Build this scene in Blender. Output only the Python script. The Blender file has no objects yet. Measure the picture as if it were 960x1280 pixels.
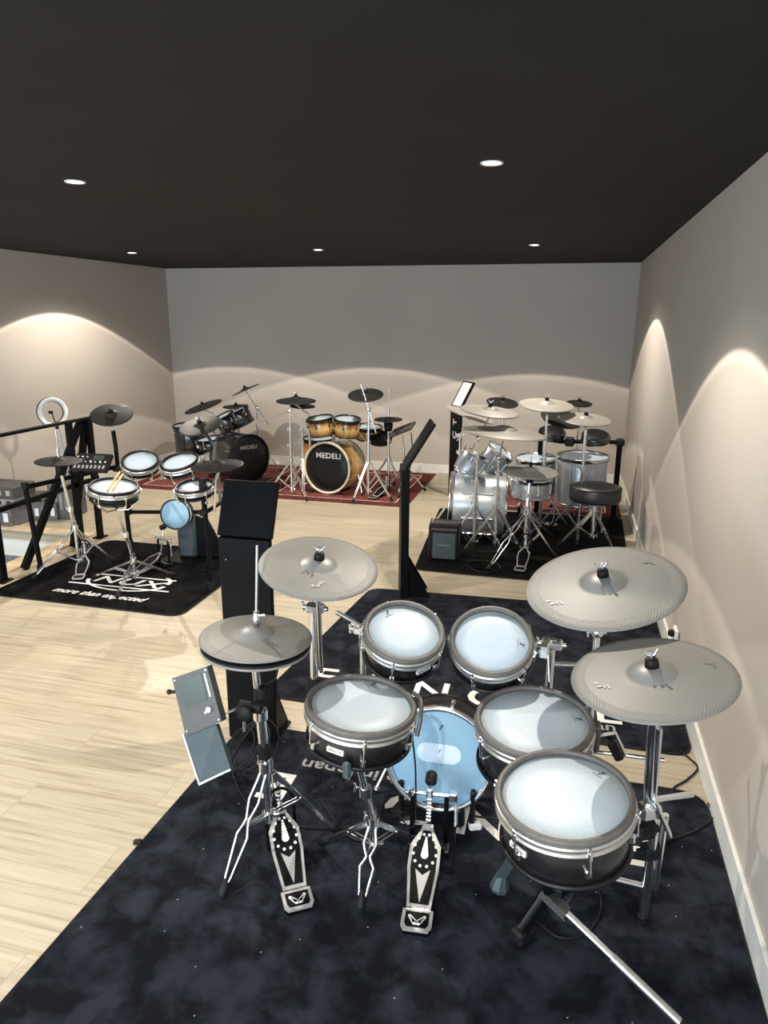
import bpy, math, random
from mathutils import Vector, Matrix
random.seed(7)
C = bpy.context.scene.collection
PI = math.pi
# ---------------------------------------------------------------- camera
FOC, PITCH, YAW, ROLL, EYE = 888.0, math.radians(15.11), math.radians(14.39), math.radians(.336), 1.9
cyw, syw, cpt, spt = math.cos(YAW), math.sin(YAW), math.cos(PITCH), math.sin(PITCH)
FW = Vector((-syw*cpt, cyw*cpt, -spt)); RT0 = Vector((cyw, syw, 0)); UP0 = RT0.cross(FW)
RT = RT0*math.cos(ROLL)+UP0*math.sin(ROLL); UP = -RT0*math.sin(ROLL)+UP0*math.cos(ROLL)
cd = bpy.data.cameras.new('camera'); cam = bpy.data.objects.new('camera', cd); C.objects.link(cam)
cd.sensor_fit = 'VERTICAL'; cd.sensor_height = 36; cd.lens = FOC/1280*36; cd.clip_start = .02
Mc = Matrix((RT, UP, -FW)).transposed().to_4x4(); Mc.translation = Vector((0, 0, EYE)); cam.matrix_world = Mc
bpy.context.scene.camera = cam
def ray(px, py): return FW*FOC+RT*(px-480)-UP*(py-640)
def at(px, py, z):                                   # the place at height z seen at a measured point
    d = ray(px, py); return Vector((0, 0, EYE))+d*((z-EYE)/d.z)
def aty(px, py, y):                                  # the place at depth y
    d = ray(px, py); return Vector((0, 0, EYE))+d*(y/d.y)
# ---------------------------------------------------------------- light
vs = bpy.context.scene.view_settings
vs.view_transform = 'Standard'; vs.look = 'None'; vs.exposure = 0.32; vs.gamma = 1; vs.use_curve_mapping = False
w = bpy.data.worlds.new('world'); bpy.context.scene.world = w; w.use_nodes = True
w.node_tree.nodes['Background'].inputs[0].default_value = (.72, .86, 1, 1)
w.node_tree.nodes['Background'].inputs[1].default_value = 2.2
H = 2.541; XR = .6846; YB = 8.865
al = bpy.data.lights.new('window_daylight', 'AREA'); al.shape = 'RECTANGLE'; al.size = 5.2; al.size_y = 2.0
al.energy = 190; al.color = (.72, .87, 1.0)
alo = bpy.data.objects.new('window_daylight', al); C.objects.link(alo)
alo.location = (-2.4, -1.95, 1.35); alo.rotation_euler = (math.radians(90), 0, 0)
# ---------------------------------------------------------------- materials
def mat(name, col, rough=.5, metal=0, noise=0, scale=8, col2=None, bump=0, bscale=60, coat=0, sheen=0, emit=None, spec=None, alpha=None):
    m = bpy.data.materials.new(name); m.use_nodes = True; nt = m.node_tree; b = nt.nodes['Principled BSDF']
    b.inputs['Base Color'].default_value = (*col, 1); b.inputs['Roughness'].default_value = rough
    b.inputs['Metallic'].default_value = metal
    if coat: b.inputs['Coat Weight'].default_value = coat; b.inputs['Coat Roughness'].default_value = .08
    if sheen: b.inputs['Sheen Weight'].default_value = sheen; b.inputs['Sheen Roughness'].default_value = .5
    if spec is not None: b.inputs['Specular IOR Level'].default_value = spec
    if emit: b.inputs['Emission Color'].default_value = (*emit[0], 1); b.inputs['Emission Strength'].default_value = emit[1]
    tc = nt.nodes.new('ShaderNodeTexCoord')
    if noise or col2:
        n = nt.nodes.new('ShaderNodeTexNoise'); n.inputs['Scale'].default_value = scale; n.inputs['Detail'].default_value = 5
        nt.links.new(tc.outputs['Object'], n.inputs['Vector'])
        r = nt.nodes.new('ShaderNodeValToRGB'); r.color_ramp.elements[0].position = .38; r.color_ramp.elements[1].position = .64
        c2 = col2 or tuple(min(1, c*(1+noise)) for c in col); c1 = col if col2 else tuple(c*(1-noise) for c in col)
        r.color_ramp.elements[0].color = (*c1, 1); r.color_ramp.elements[1].color = (*c2, 1)
        nt.links.new(n.outputs['Fac'], r.inputs['Fac']); nt.links.new(r.outputs['Color'], b.inputs['Base Color'])
    if bump:
        n2 = nt.nodes.new('ShaderNodeTexNoise'); n2.inputs['Scale'].default_value = bscale
        nt.links.new(tc.outputs['Object'], n2.inputs['Vector'])
        bp = nt.nodes.new('ShaderNodeBump'); bp.inputs['Strength'].default_value = bump; bp.inputs['Distance'].default_value = .01
        nt.links.new(n2.outputs['Fac'], bp.inputs['Height']); nt.links.new(bp.outputs['Normal'], b.inputs['Normal'])
    return m
M = {}
M['chrome'] = mat('chrome', (.88, .90, .93), .20, 1, bump=.02, bscale=20)
M['chrome_dull'] = mat('brushed_steel', (.62, .63, .65), .34, 1, noise=.08, scale=30)
M['black'] = mat('black_plastic', (.006, .006, .0075), .40, spec=.35, noise=.15, scale=20)
M['black_gloss'] = mat('black_lacquer', (.012, .012, .014), .16, coat=.6, noise=.1)
M['black_matt'] = mat('black_powder_coat', (.0025, .0028, .0035), .5, noise=.15, spec=.12, bump=.03, bscale=200)
M['rubber'] = mat('black_rubber', (.006, .006, .007), .6, spec=.3, noise=.2, scale=30)
M['cast'] = mat('cast_grey_alloy', (.42, .42, .41), .38, .35, noise=.06, scale=20)
M['hoopm'] = mat('satin_steel_hoop', (.60, .60, .59), .30, .9, noise=.04, scale=20)
M['dark_cym'] = mat('dark_rubber_cymbal', (.011, .0105, .010), .55, spec=.25, noise=.12, scale=12, bump=.05, bscale=90)
M['rim'] = mat('grey_rubber_hoop', (.105, .102, .096), .5, noise=.08, scale=30, bump=.03, bscale=150)
M['head'] = mat('white_mesh_head', (.45, .54, .62), .45, noise=.02, scale=60, bump=.02, bscale=500)
M['head_blue'] = mat('pale_blue_mesh_head', (.29, .49, .64), .5, noise=.05, scale=5)
M['head_patch'] = mat('pale_patch', (.72, .84, .92), .5, noise=.02)
M['white'] = mat('white_plastic', (.8, .8, .78), .4, noise=.03)
M['ink'] = mat('black_ink', (.02, .02, .02), .5, noise=.1)
M['logo'] = mat('white_print', (.72, .70, .69), .6, noise=.05)
M['logo_dim'] = mat('grey_print', (.28, .28, .28), .6, noise=.05)
M['cymlogo'] = mat('silver_print', (.5, .49, .47), .5, noise=.05)
M['shellblack'] = mat('black_wood_veneer_shell', (.007, .007, .0085), .35, noise=.3, scale=25, coat=.2)
M['silver'] = mat('silver_sparkle_shell', (.46, .50, .53), .34, .5, noise=.12, scale=60, coat=.5)
M['module'] = mat('dark_grey_metal', (.085, .087, .085), .45, .3, noise=.08, scale=10)
M['slate'] = mat('slate_grey_panel', (.06, .082, .092), .5, .3, noise=.06, scale=10)
M['screen'] = mat('grey_green_display', (.055, .075, .062), .22, noise=.05, scale=4)
M['leather'] = mat('black_vinyl', (.02, .02, .021), .38, noise=.1, bump=.08, bscale=120)
M['wood_stick'] = mat('hickory', (.62, .45, .24), .5, noise=.15, scale=20)
M['oak_trim'] = mat('pale_oak_nosing', (.62, .48, .31), .5, noise=.15, scale=9)
M['tag'] = mat('red_rubber', (.5, .02, .02), .5, noise=.1)
M['cream'] = mat('cream_plastic', (.75, .68, .52), .5, noise=.05)
M['stairwhite'] = mat('white_painted_stair_wall', (.82, .83, .80), .6, noise=.04, scale=3)
M['tread'] = mat('grey_ribbed_tread', (.18, .23, .27), .6, noise=.3, scale=40)
M['paper'] = mat('white_paper', (.82, .82, .82), .6, noise=.03)
M['carton'] = mat('grey_box', (.12, .12, .13), .5, noise=.2, scale=15)
M['lens'] = mat('lit_downlight_lens', (1, 1, 1), .4, emit=((1, .93, .82), 14))
M['lens_off'] = mat('ring_lamp_tube', (.85, .86, .87), .35, noise=.02)
M['ceiling'] = mat('black_ceiling_paint', (.0165, .015, .0123), .85, noise=.08, scale=2, spec=.25)
M['wall'] = mat('taupe_plaster', (.47, .43, .385), .75, noise=.02, scale=1.2, bump=.02, bscale=30)
M['skirting'] = mat('white_skirting_paint', (.74, .74, .70), .4, noise=.03)
def wood_floor():
    m = bpy.data.materials.new('oak_laminate'); m.use_nodes = True; nt = m.node_tree; b = nt.nodes['Principled BSDF']; L = nt.links.new
    tc = nt.nodes.new('ShaderNodeTexCoord')
    br = nt.nodes.new('ShaderNodeTexBrick'); br.inputs['Scale'].default_value = 1
    br.inputs['Brick Width'].default_value = 1.5; br.inputs['Row Height'].default_value = .24; br.inputs['Mortar Size'].default_value = .0025
    br.inputs['Mortar Smooth'].default_value = .3; br.offset = .37; br.inputs['Bias'].default_value = 0
    br.inputs['Color1'].default_value = (.0, .0, .0, 1); br.inputs['Color2'].default_value = (1, 1, 1, 1); br.inputs['Mortar'].default_value = (.5, .5, .5, 1)
    L(tc.outputs['Object'], br.inputs['Vector'])
    mp = nt.nodes.new('ShaderNodeMapping'); mp.inputs['Scale'].default_value = (1.1, 30, 1); L(tc.outputs['Object'], mp.inputs['Vector'])
    ad = nt.nodes.new('ShaderNodeVectorMath'); ad.operation = 'MULTIPLY_ADD'; ad.inputs[1].default_value = (7, 3, 5)
    L(br.outputs['Color'], ad.inputs[0]); L(mp.outputs['Vector'], ad.inputs[2])
    n = nt.nodes.new('ShaderNodeTexNoise'); n.inputs['Scale'].default_value = 1.6; n.inputs['Detail'].default_value = 8; n.inputs['Roughness'].default_value = .62
    L(ad.outputs[0], n.inputs['Vector'])
    r = nt.nodes.new('ShaderNodeValToRGB'); e = r.color_ramp.elements
    e[0].position = .32; e[0].color = (.31, .26, .18, 1); e[1].position = .68; e[1].color = (.50, .45, .345, 1)
    x = e.new(.47); x.color = (.43, .375, .275, 1)
    L(n.outputs['Fac'], r.inputs['Fac'])
    mx = nt.nodes.new('ShaderNodeMix'); mx.data_type = 'RGBA'; mx.blend_type = 'MULTIPLY'; mx.inputs['Factor'].default_value = 1
    r2 = nt.nodes.new('ShaderNodeValToRGB'); r2.color_ramp.elements[0].color = (.89, .885, .88, 1); r2.color_ramp.elements[1].color = (1, 1, 1, 1)
    L(br.outputs['Color'], r2.inputs['Fac']); L(r.outputs['Color'], mx.inputs[6]); L(r2.outputs['Color'], mx.inputs[7])
    mx2 = nt.nodes.new('ShaderNodeMix'); mx2.data_type = 'RGBA'; mx2.inputs[7].default_value = (.33, .26, .18, 1)
    ml = nt.nodes.new('ShaderNodeMath'); ml.operation = 'MULTIPLY'; ml.inputs[1].default_value = .7; L(br.outputs['Fac'], ml.inputs[0])
    L(ml.outputs[0], mx2.inputs['Factor']); L(mx.outputs[2], mx2.inputs[6]); L(mx2.outputs[2], b.inputs['Base Color'])
    b.inputs['Roughness'].default_value = .42; b.inputs['Specular IOR Level'].default_value = .35
    return m
M['floor'] = wood_floor()
def velvet(name, a, bcol, s):
    m = mat(name, a, .85, spec=.06); nt = m.node_tree; b = nt.nodes['Principled BSDF']; L = nt.links.new
    tc = nt.nodes.new('ShaderNodeTexCoord')
    n = nt.nodes.new('ShaderNodeTexNoise'); n.inputs['Scale'].default_value = s; n.inputs['Detail'].default_value = 9; n.inputs['Roughness'].default_value = .62; n.inputs['Distortion'].default_value = .25
    L(tc.outputs['Object'], n.inputs['Vector'])
    r = nt.nodes.new('ShaderNodeValToRGB'); e = r.color_ramp.elements; e[0].position = .42; e[1].position = .60
    e[0].color = (*a, 1); e[1].color = (*bcol, 1); L(n.outputs['Fac'], r.inputs['Fac'])
    v = nt.nodes.new('ShaderNodeTexVoronoi'); v.voronoi_dimensions = '2D'; v.inputs['Scale'].default_value = 4.3; L(tc.outputs['Object'], v.inputs['Vector'])
    lt = nt.nodes.new('ShaderNodeMath'); lt.operation = 'LESS_THAN'; lt.inputs[1].default_value = .011; L(v.outputs['Distance'], lt.inputs[0])
    mx = nt.nodes.new('ShaderNodeMix'); mx.data_type = 'RGBA'; mx.inputs[7].default_value = (.25, .25, .24, 1)
    L(lt.outputs[0], mx.inputs['Factor']); L(r.outputs['Color'], mx.inputs[6]); L(mx.outputs[2], b.inputs['Base Color'])
    n3 = nt.nodes.new('ShaderNodeTexNoise'); n3.inputs['Scale'].default_value = 400; L(tc.outputs['Object'], n3.inputs['Vector'])
    bp = nt.nodes.new('ShaderNodeBump'); bp.inputs['Strength'].default_value = .4; bp.inputs['Distance'].default_value = .003
    L(n3.outputs['Fac'], bp.inputs['Height']); L(bp.outputs['Normal'], b.inputs['Normal'])
    return m
M['mat_navy'] = velvet('dark_navy_velvet', (.0062, .0075, .011), (.0215, .0255, .036), 6.5)
M['mat_black'] = velvet('black_carpet', (.0018, .0018, .002), (.0065, .0065, .007), 5)
def persian():
    m = mat('red_oriental_pile', (.3, .03, .03), .9, spec=.1); nt = m.node_tree; b = nt.nodes['Principled BSDF']; L = nt.links.new
    tc = nt.nodes.new('ShaderNodeTexCoord'); v = nt.nodes.new('ShaderNodeTexVoronoi'); v.inputs['Scale'].default_value = 11; hf = nt.nodes.new('ShaderNodeMath'); hf.operation = 'MULTIPLY_ADD'; hf.inputs[1].default_value = .5; hf.inputs[2].default_value = .25
    n = nt.nodes.new('ShaderNodeTexNoise'); n.inputs['Scale'].default_value = 16; n.inputs['Detail'].default_value = 4; n.inputs['Distortion'].default_value = 1.4
    L(tc.outputs['Object'], v.inputs['Vector']); L(tc.outputs['Object'], n.inputs['Vector'])
    ad = nt.nodes.new('ShaderNodeMath'); ad.operation = 'ADD'; L(v.outputs['Distance'], hf.inputs[0]); L(hf.outputs[0], ad.inputs[0]); n.inputs['Detail'].default_value = 3; h2 = nt.nodes.new('ShaderNodeMath'); h2.operation = 'MULTIPLY_ADD'; h2.inputs[1].default_value = 1.4; h2.inputs[2].default_value = -.55; L(n.outputs['Fac'], h2.inputs[0]); L(h2.outputs[0], ad.inputs[1])
    r = nt.nodes.new('ShaderNodeValToRGB'); r.color_ramp.interpolation = 'CONSTANT'; e = r.color_ramp.elements
    e[0].position = 0; e[0].color = (.05, .015, .02, 1); e[1].position = .36; e[1].color = (.19, .035, .035, 1)
    for p_, c_ in ((.44, (.36, .20, .17)), (.475, (.06, .02, .025)), (.53, (.25, .07, .06)), (.60, (.13, .03, .03)), (.70, (.26, .17, .14)), (.74, (.14, .02, .025)), (.85, (.22, .07, .055))):
        x = e.new(p_); x.color = (*c_, 1)
    L(ad.outputs[0], r.inputs['Fac']); L(r.outputs['Color'], b.inputs['Base Color']); return m
M['persian'] = persian()
M['rugborder'] = mat('dark_red_rug_border', (.115, .028, .028), .9, noise=.4, scale=40, spec=.1)
def burst():
    m = mat('amber_burst_veneer', (.7, .42, .16), .25, coat=.6); nt = m.node_tree; b = nt.nodes['Principled BSDF']; L = nt.links.new
    tc = nt.nodes.new('ShaderNodeTexCoord'); sx = nt.nodes.new('ShaderNodeSeparateXYZ'); L(tc.outputs['Generated'], sx.inputs[0])
    r = nt.nodes.new('ShaderNodeValToRGB'); e = r.color_ramp.elements
    e[0].position = 0; e[0].color = (.05, .02, .01, 1); e[1].position = 1; e[1].color = (.05, .02, .01, 1)
    for p_, c_ in ((.22, (.55, .28, .07)), (.5, (.78, .55, .24)), (.78, (.55, .28, .07))):
        x = e.new(p_); x.color = (*c_, 1)
    L(sx.outputs['Z'], r.inputs['Fac'])
    n = nt.nodes.new('ShaderNodeTexNoise'); n.inputs['Scale'].default_value = 40; L(tc.outputs['Object'], n.inputs['Vector'])
    mx = nt.nodes.new('ShaderNodeMix'); mx.data_type = 'RGBA'; mx.blend_type = 'MULTIPLY'; mx.inputs['Factor'].default_value = .25
    L(r.outputs['Color'], mx.inputs[6]); L(n.outputs['Color'], mx.inputs[7]); L(mx.outputs[2], b.inputs['Base Color']); return m
M['burst'] = burst()
def cymbal_mat(name, col, rough, ringlo, ringhi, n=110):
    """rubber cymbal with a field of moulded dimples towards the edge and round the bell"""
    m = mat(name, col, rough, noise=.03, scale=6); nt = m.node_tree; b = nt.nodes['Principled BSDF']; L = nt.links.new
    tc = nt.nodes.new('ShaderNodeTexCoord'); s = nt.nodes.new('ShaderNodeSeparateXYZ'); L(tc.outputs['Object'], s.inputs[0])
    def mm(op, a, b_=None, c=None):
        q = nt.nodes.new('ShaderNodeMath'); q.operation = op
        for i, v in enumerate((a, b_, c)):
            if v is None: continue
            if isinstance(v, (int, float)): q.inputs[i].default_value = v
            else: L(v, q.inputs[i])
        return q.outputs[0]
    ang = mm('ARCTAN2', s.outputs['Y'], s.outputs['X']); rr = mm('SQRT', mm('ADD', mm('MULTIPLY', s.outputs['X'], s.outputs['X']), mm('MULTIPLY', s.outputs['Y'], s.outputs['Y'])))
    d = mm('MULTIPLY', mm('SINE', mm('MULTIPLY', ang, n)), mm('SINE', mm('MULTIPLY', rr, 560)))
    d = mm('MAXIMUM', d, 0)
    mk = mm('ADD', mm('GREATER_THAN', rr, ringhi), mm('LESS_THAN', rr, ringlo)); mk = mm('MULTIPLY', mk, mm('GREATER_THAN', rr, ringlo*.72))
    hgt = mm('MULTIPLY', d, mk)
    bp = nt.nodes.new('ShaderNodeBump'); bp.inputs['Strength'].default_value = .55; bp.inputs['Distance'].default_value = .0015; bp.invert = True
    L(hgt, bp.inputs['Height']); L(bp.outputs['Normal'], b.inputs['Normal'])
    return m
for R_ in (184, 205, 215, 250): M['cym%d' % R_] = cymbal_mat('grey_rubber_cymbal', (.205, .203, .192), .5, R_*.00033, R_*.00082)
M['cym'] = M['cym184']
M['cym_bell'] = mat('smooth_grey_rubber', (.20, .203, .198), .42, noise=.02)
M['cym_pale'] = mat('pale_grey_rubber_cymbal', (.33, .315, .275), .45, noise=.04, scale=6)
# ---------------------------------------------------------------- mesh helpers
def frame(n, right=(1, 0, 0)):
    z = Vector(n).normalized(); x = Vector(right); x = (x-z*x.dot(z))
    if x.length < 1e-4: x = Vector((0, 1, 0)); x = x-z*x.dot(z)
    x.normalize(); y = z.cross(x); return Matrix((x, y, z)).transposed()
class MB:
    def __init__(s): s.v = []; s.f = []; s.sm = []
    def add(s, vs, fs, smooth=False, T=None):
        o = len(s.v)
        for p in vs:
            p = Vector(p); s.v.append(T @ p if T is not None else p)
        for f in fs: s.f.append([o+i for i in f]); s.sm.append(smooth)
        return s
    def box(s, c, size, R=None, bev=0):
        hx, hy, hz = (k/2 for k in size); c = Vector(c)
        if bev:
            b = min(bev, hx, hy, hz)*.999
            pts = []
            for sx in (-1, 1):
                for sy in (-1, 1):
                    for sz in (-1, 1):
                        pts += [(sx*(hx-b), sy*(hy-b), sz*hz), (sx*(hx-b), sy*hy, sz*(hz-b)), (sx*hx, sy*(hy-b), sz*(hz-b))]
            pts = [(R @ Vector(p) if R else Vector(p))+c for p in pts]
            def I(sx, sy, sz, k): return ((sx > 0)*4+(sy > 0)*2+(sz > 0))*3+k
            F = []
            for sz in (-1, 1): F.append([I(-1, -1, sz, 0), I(1, -1, sz, 0), I(1, 1, sz, 0), I(-1, 1, sz, 0)][::sz])
            for sy in (-1, 1): F.append([I(-1, sy, -1, 1), I(1, sy, -1, 1), I(1, sy, 1, 1), I(-1, sy, 1, 1)][::-sy])
            for sx in (-1, 1): F.append([I(sx, -1, -1, 2), I(sx, 1, -1, 2), I(sx, 1, 1, 2), I(sx, -1, 1, 2)][::sx])
            for a in (-1, 1):
                for d in (-1, 1):
                    F.append([I(-1, a, d, 0), I(1, a, d, 0), I(1, a, d, 1), I(-1, a, d, 1)][::a*d])
                    F.append([I(a, -1, d, 0), I(a, 1, d, 0), I(a, 1, d, 2), I(a, -1, d, 2)][::-a*d])
                    F.append([I(a, d, -1, 1), I(a, d, 1, 1), I(a, d, 1, 2), I(a, d, -1, 2)][::a*d])
            for sx in (-1, 1):
                for sy in (-1, 1):
                    for sz in (-1, 1): F.append([I(sx, sy, sz, k) for k in range(3)][::-sx*sy*sz])
            return s.add(pts, F)
        pts = [(R @ Vector((x, y, z)) if R else Vector((x, y, z)))+c for x in (-hx, hx) for y in (-hy, hy) for z in (-hz, hz)]
        return s.add(pts, [(0, 1, 3, 2), (4, 6, 7, 5), (0, 4, 5, 1), (2, 3, 7, 6), (0, 2, 6, 4), (1, 5, 7, 3)])
    def bar(s, a, b, w_, h_, up=(0, 0, 1)):          # rectangular bar between two points
        a = Vector(a); b = Vector(b); y = (b-a); L_ = y.length; y.normalize(); x = y.cross(Vector(up))
        if x.length < 1e-4: x = Vector((1, 0, 0))
        x.normalize(); z = x.cross(y); R = Matrix((x, y, z)).transposed()
        return s.box((a+b)/2, (w_, L_, h_), R)
    def tube(s, pts, r, seg=10, r1=None, closed=False, caps=True):
        P = [Vector(p) for p in pts]; n = len(P); vs_ = []; prev = None
        for i in range(n):
            if closed: d = P[(i+1) % n]-P[i-1]
            else: d = P[min(i+1, n-1)]-P[max(i-1, 0)]
            d.normalize()
            if prev is None:
                x = d.orthogonal().normalized()
            else:
                x = prev-d*prev.dot(d)
                x = x.normalized() if x.length > 1e-6 else d.orthogonal().normalized()
            prev = x; y = d.cross(x)
            rr = r if r1 is None else r+(r1-r)*i/(n-1)
            for k in range(seg):
                a = 2*PI*k/seg; vs_.append(P[i]+x*math.cos(a)*rr+y*math.sin(a)*rr)
        F = []
        for i in range(n if closed else n-1):
            j = (i+1) % n
            for k in range(seg): F.append((i*seg+k, i*seg+(k+1) % seg, j*seg+(k+1) % seg, j*seg+k))
        s.add(vs_, F, True)
        if caps and not closed:
            s.add(vs_[:seg], [tuple(range(seg))[::-1]]); s.add(vs_[-seg:], [tuple(range(seg))])
        return s
    def lathe(s, prof, c=(0, 0, 0), n=(0, 0, 1), seg=40, sm=True, loop=False):
        R = frame(n); c = Vector(c); vs_ = []; F = []
        for (r, z) in prof:
            for k in range(seg):
                a = 2*PI*k/seg; vs_.append(c+R @ Vector((r*math.cos(a), r*math.sin(a), z)))
        m = len(prof)
        for i in range(m if loop else m-1):
            j = (i+1) % m
            for k in range(seg): F.append((i*seg+k, i*seg+(k+1) % seg, j*seg+(k+1) % seg, j*seg+k))
        return s.add(vs_, F, sm)
    def ball(s, c, r, seg=14):
        return s.lathe([(max(1e-4, r*math.sin(PI*i/8)), r*math.cos(PI*i/8)) for i in range(9)][::-1], c, seg=seg)
    def disc(s, c, n, r, h, seg=32):                  # solid cylinder, h thick
        R = frame(n); c = Vector(c)
        a = [c+R @ Vector((r*math.cos(2*PI*k/seg), r*math.sin(2*PI*k/seg), 0)) for k in range(seg)]
        b = [p+R @ Vector((0, 0, -h)) for p in a]
        s.add(a+b, [(k, k+seg, (k+1) % seg+seg, (k+1) % seg) for k in range(seg)], True)
        s.add(a, [tuple(range(seg))]); return s.add(b, [tuple(range(seg))[::-1]])
    def prism(s, poly, o, R, h):                      # polygon in the frame's xy, extruded h along -z
        o = Vector(o); a = [o+R @ Vector((x, y, 0)) for x, y in poly]; b = [p-R @ Vector((0, 0, h)) for p in a]; n = len(a)
        s.add(a, [tuple(range(n))]); s.add(b, [tuple(range(n))[::-1]])
        return s.add(a+b, [(k, k+n, (k+1) % n+n, (k+1) % n) for k in range(n)])
    def text(s, txt, o, R, size, ext=.0006, align='CENTER', sx=1, shear=0):
        cu = bpy.data.curves.new('lettering', 'FONT'); cu.body = txt; cu.size = size; cu.align_x = align; cu.align_y = 'CENTER'
        cu.extrude = ext; cu.offset = size*.012; cu.shear = shear; cu.resolution_u = 3
        ob = bpy.data.objects.new('lettering', cu); C.objects.link(ob)
        me = ob.to_mesh(); o = Vector(o)
        s.add([o+R @ Vector((p.co.x*sx, p.co.y, p.co.z)) for p in me.vertices], [tuple(f.vertices) for f in me.polygons])
        ob.to_mesh_clear(); bpy.data.objects.remove(ob); bpy.data.curves.remove(cu); return s
    def obj(s, name, m, parent=None, world=False):
        vv = s.v
        if parent is not None and world:
            Mi = WM[parent.name].inverted(); vv = [Mi @ p for p in vv]
        me = bpy.data.meshes.new(name); me.from_pydata(vv, [], s.f); me.polygons.foreach_set('use_smooth', s.sm)
        me.materials.append(M[m]); me.update()
        o = bpy.data.objects.new(name, me); C.objects.link(o)
        if parent is not None: o.parent = parent; WM[o.name] = WM[parent.name]
        return o
WM = {}
def tag(o, label, cat, group=None, kind=None):
    if label: o['label'] = label
    if cat: o['category'] = cat
    if group: o['group'] = group
    if kind: o['kind'] = kind
    return o
def thing(name, label, cat, loc=(0, 0, 0), R=None, group=None):
    o = bpy.data.objects.new(name, None); C.objects.link(o); o.empty_display_size = .05
    Mx = (R or Matrix.Identity(3)).to_4x4(); Mx.translation = Vector(loc); o.matrix_world = Mx; WM[o.name] = Mx.copy()
    return tag(o, label, cat, group)
def solo(mb, name, m, label, cat, loc=(0, 0, 0), group=None):     # thing that is one mesh; world verts, origin at loc
    l = Vector(loc); mb.v = [p-l for p in mb.v]; o = mb.obj(name, m); o.location = l; WM[o.name] = Matrix.Translation(l)
    return tag(o, label, cat, group)
def struct(mb, name, m, parent=None):
    o = mb.obj(name, m, parent, world=parent is not None)
    if parent is None: o['kind'] = 'structure'; WM[o.name] = Matrix.Identity(4)
    return o
def arc(c, R, r, a0, a1, n): return [Vector(c)+R @ Vector((r*math.cos(a0+(a1-a0)*i/n), r*math.sin(a0+(a1-a0)*i/n), 0)) for i in range(n+1)]
def spline(pts, sub=6):
    P = [Vector(p) for p in pts]; Q = [P[0]*2-P[1]]+P+[P[-1]*2-P[-2]]; out = []
    for i in range(1, len(Q)-2):
        for k in range(sub):
            t = k/sub; a, b, c, d = Q[i-1:i+3]
            out.append(.5*((2*b)+(-a+c)*t+(2*a-5*b+4*c-d)*t*t+(-a+3*b-3*c+d)*t**3))
    return out+[P[-1]]
def rrect(x0, y0, x1, y1, r, n=6):
    out = []
    for cx, cy, a in ((x1-r, y0+r, -PI/2), (x1-r, y1-r, 0), (x0+r, y1-r, PI/2), (x0+r, y0+r, PI)):
        out += [(cx+r*math.cos(a+PI/2*i/n), cy+r*math.sin(a+PI/2*i/n)) for i in range(n+1)]
    return out
def rquad(q, r, n=6):                                  # rounded quadrilateral from four corners, counter-clockwise
    out = []
    for i in range(4):
        p = Vector(q[i]).to_2d(); a = (Vector(q[i-1]).to_2d()-p).normalized(); b = (Vector(q[(i+1) % 4]).to_2d()-p).normalized()
        for k in range(n+1):
            t = k/n; out.append(tuple((p+a*r)*(1-t)**2+p*2*t*(1-t)+(p+b*r)*t*t))
    return out
# ---------------------------------------------------------------- room
LW = lambda y: -5.276-.0382*(8.87-y)
hx0, hx1, hy0, hy1 = -5.2, -4.13, 1.2, 5.30
fl = MB()
for (x0, x1, y0, y1) in ((hx1, XR, -4.2, YB), (-5.9, hx1, hy1, YB), (-5.9, hx1, -4.2, hy0), (-5.9, hx0, hy0, hy1)):
    fl.box(((x0+x1)/2, (y0+y1)/2, -.06), (x1-x0, y1-y0, .12))
struct(fl, 'floor', 'floor')
struct(MB().box((-2.6, 2.35, H+.05), (7, 13.3, .1)), 'ceiling', 'ceiling')
struct(MB().box((-2.6, YB+.05, H/2), (7, .1, H)), 'wall_back', 'wall')
struct(MB().box((XR+.05, 2.35, H/2), (.1, 13.3, H)), 'wall_right', 'wall')
struct(MB().prism([(LW(8.9), 8.9), (LW(8.9)-.1, 8.9), (LW(-4.2)-.1, -4.2), (LW(-4.2), -4.2)], (0, 0, H), Matrix.Identity(3), H), 'wall_left', 'wall')
wf = MB(); wf.box((-2.6, -2.2, .15), (7, .1, .3)).box((-2.6, -2.2, 2.45), (7, .1, .2)).box((-5.55, -2.2, 1.3), (.7, .1, 2.3)).box((.45, -2.2, 1.3), (.6, .1, 2.3))
struct(wf, 'wall_front', 'wall')
wn = MB()
for x in (-5.2, -3.4, -1.6, .15): wn.box((x, -2.2, 1.32), (.06, .12, 2.05))
wn.box((-2.5, -2.2, .32), (5.4, .12, .05)).box((-2.5, -2.2, 2.34), (5.4, .12, .05))
struct(wn, 'window_1', 'black_matt')
struct(MB().box((-2.3, YB-.008, .057), (5.95, .016, .114), bev=.003), 'baseboard_back', 'skirting')
struct(MB().box((XR-.008, 2.3, .057), (.016, 13, .114), bev=.003), 'baseboard_right', 'skirting')
bl = MB(); bl.bar((LW(8.8)+.008, 8.85, .057), (LW(5.3)+.008, 5.3, .057), .016, .114); struct(bl, 'baseboard_left', 'skirting')
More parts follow.
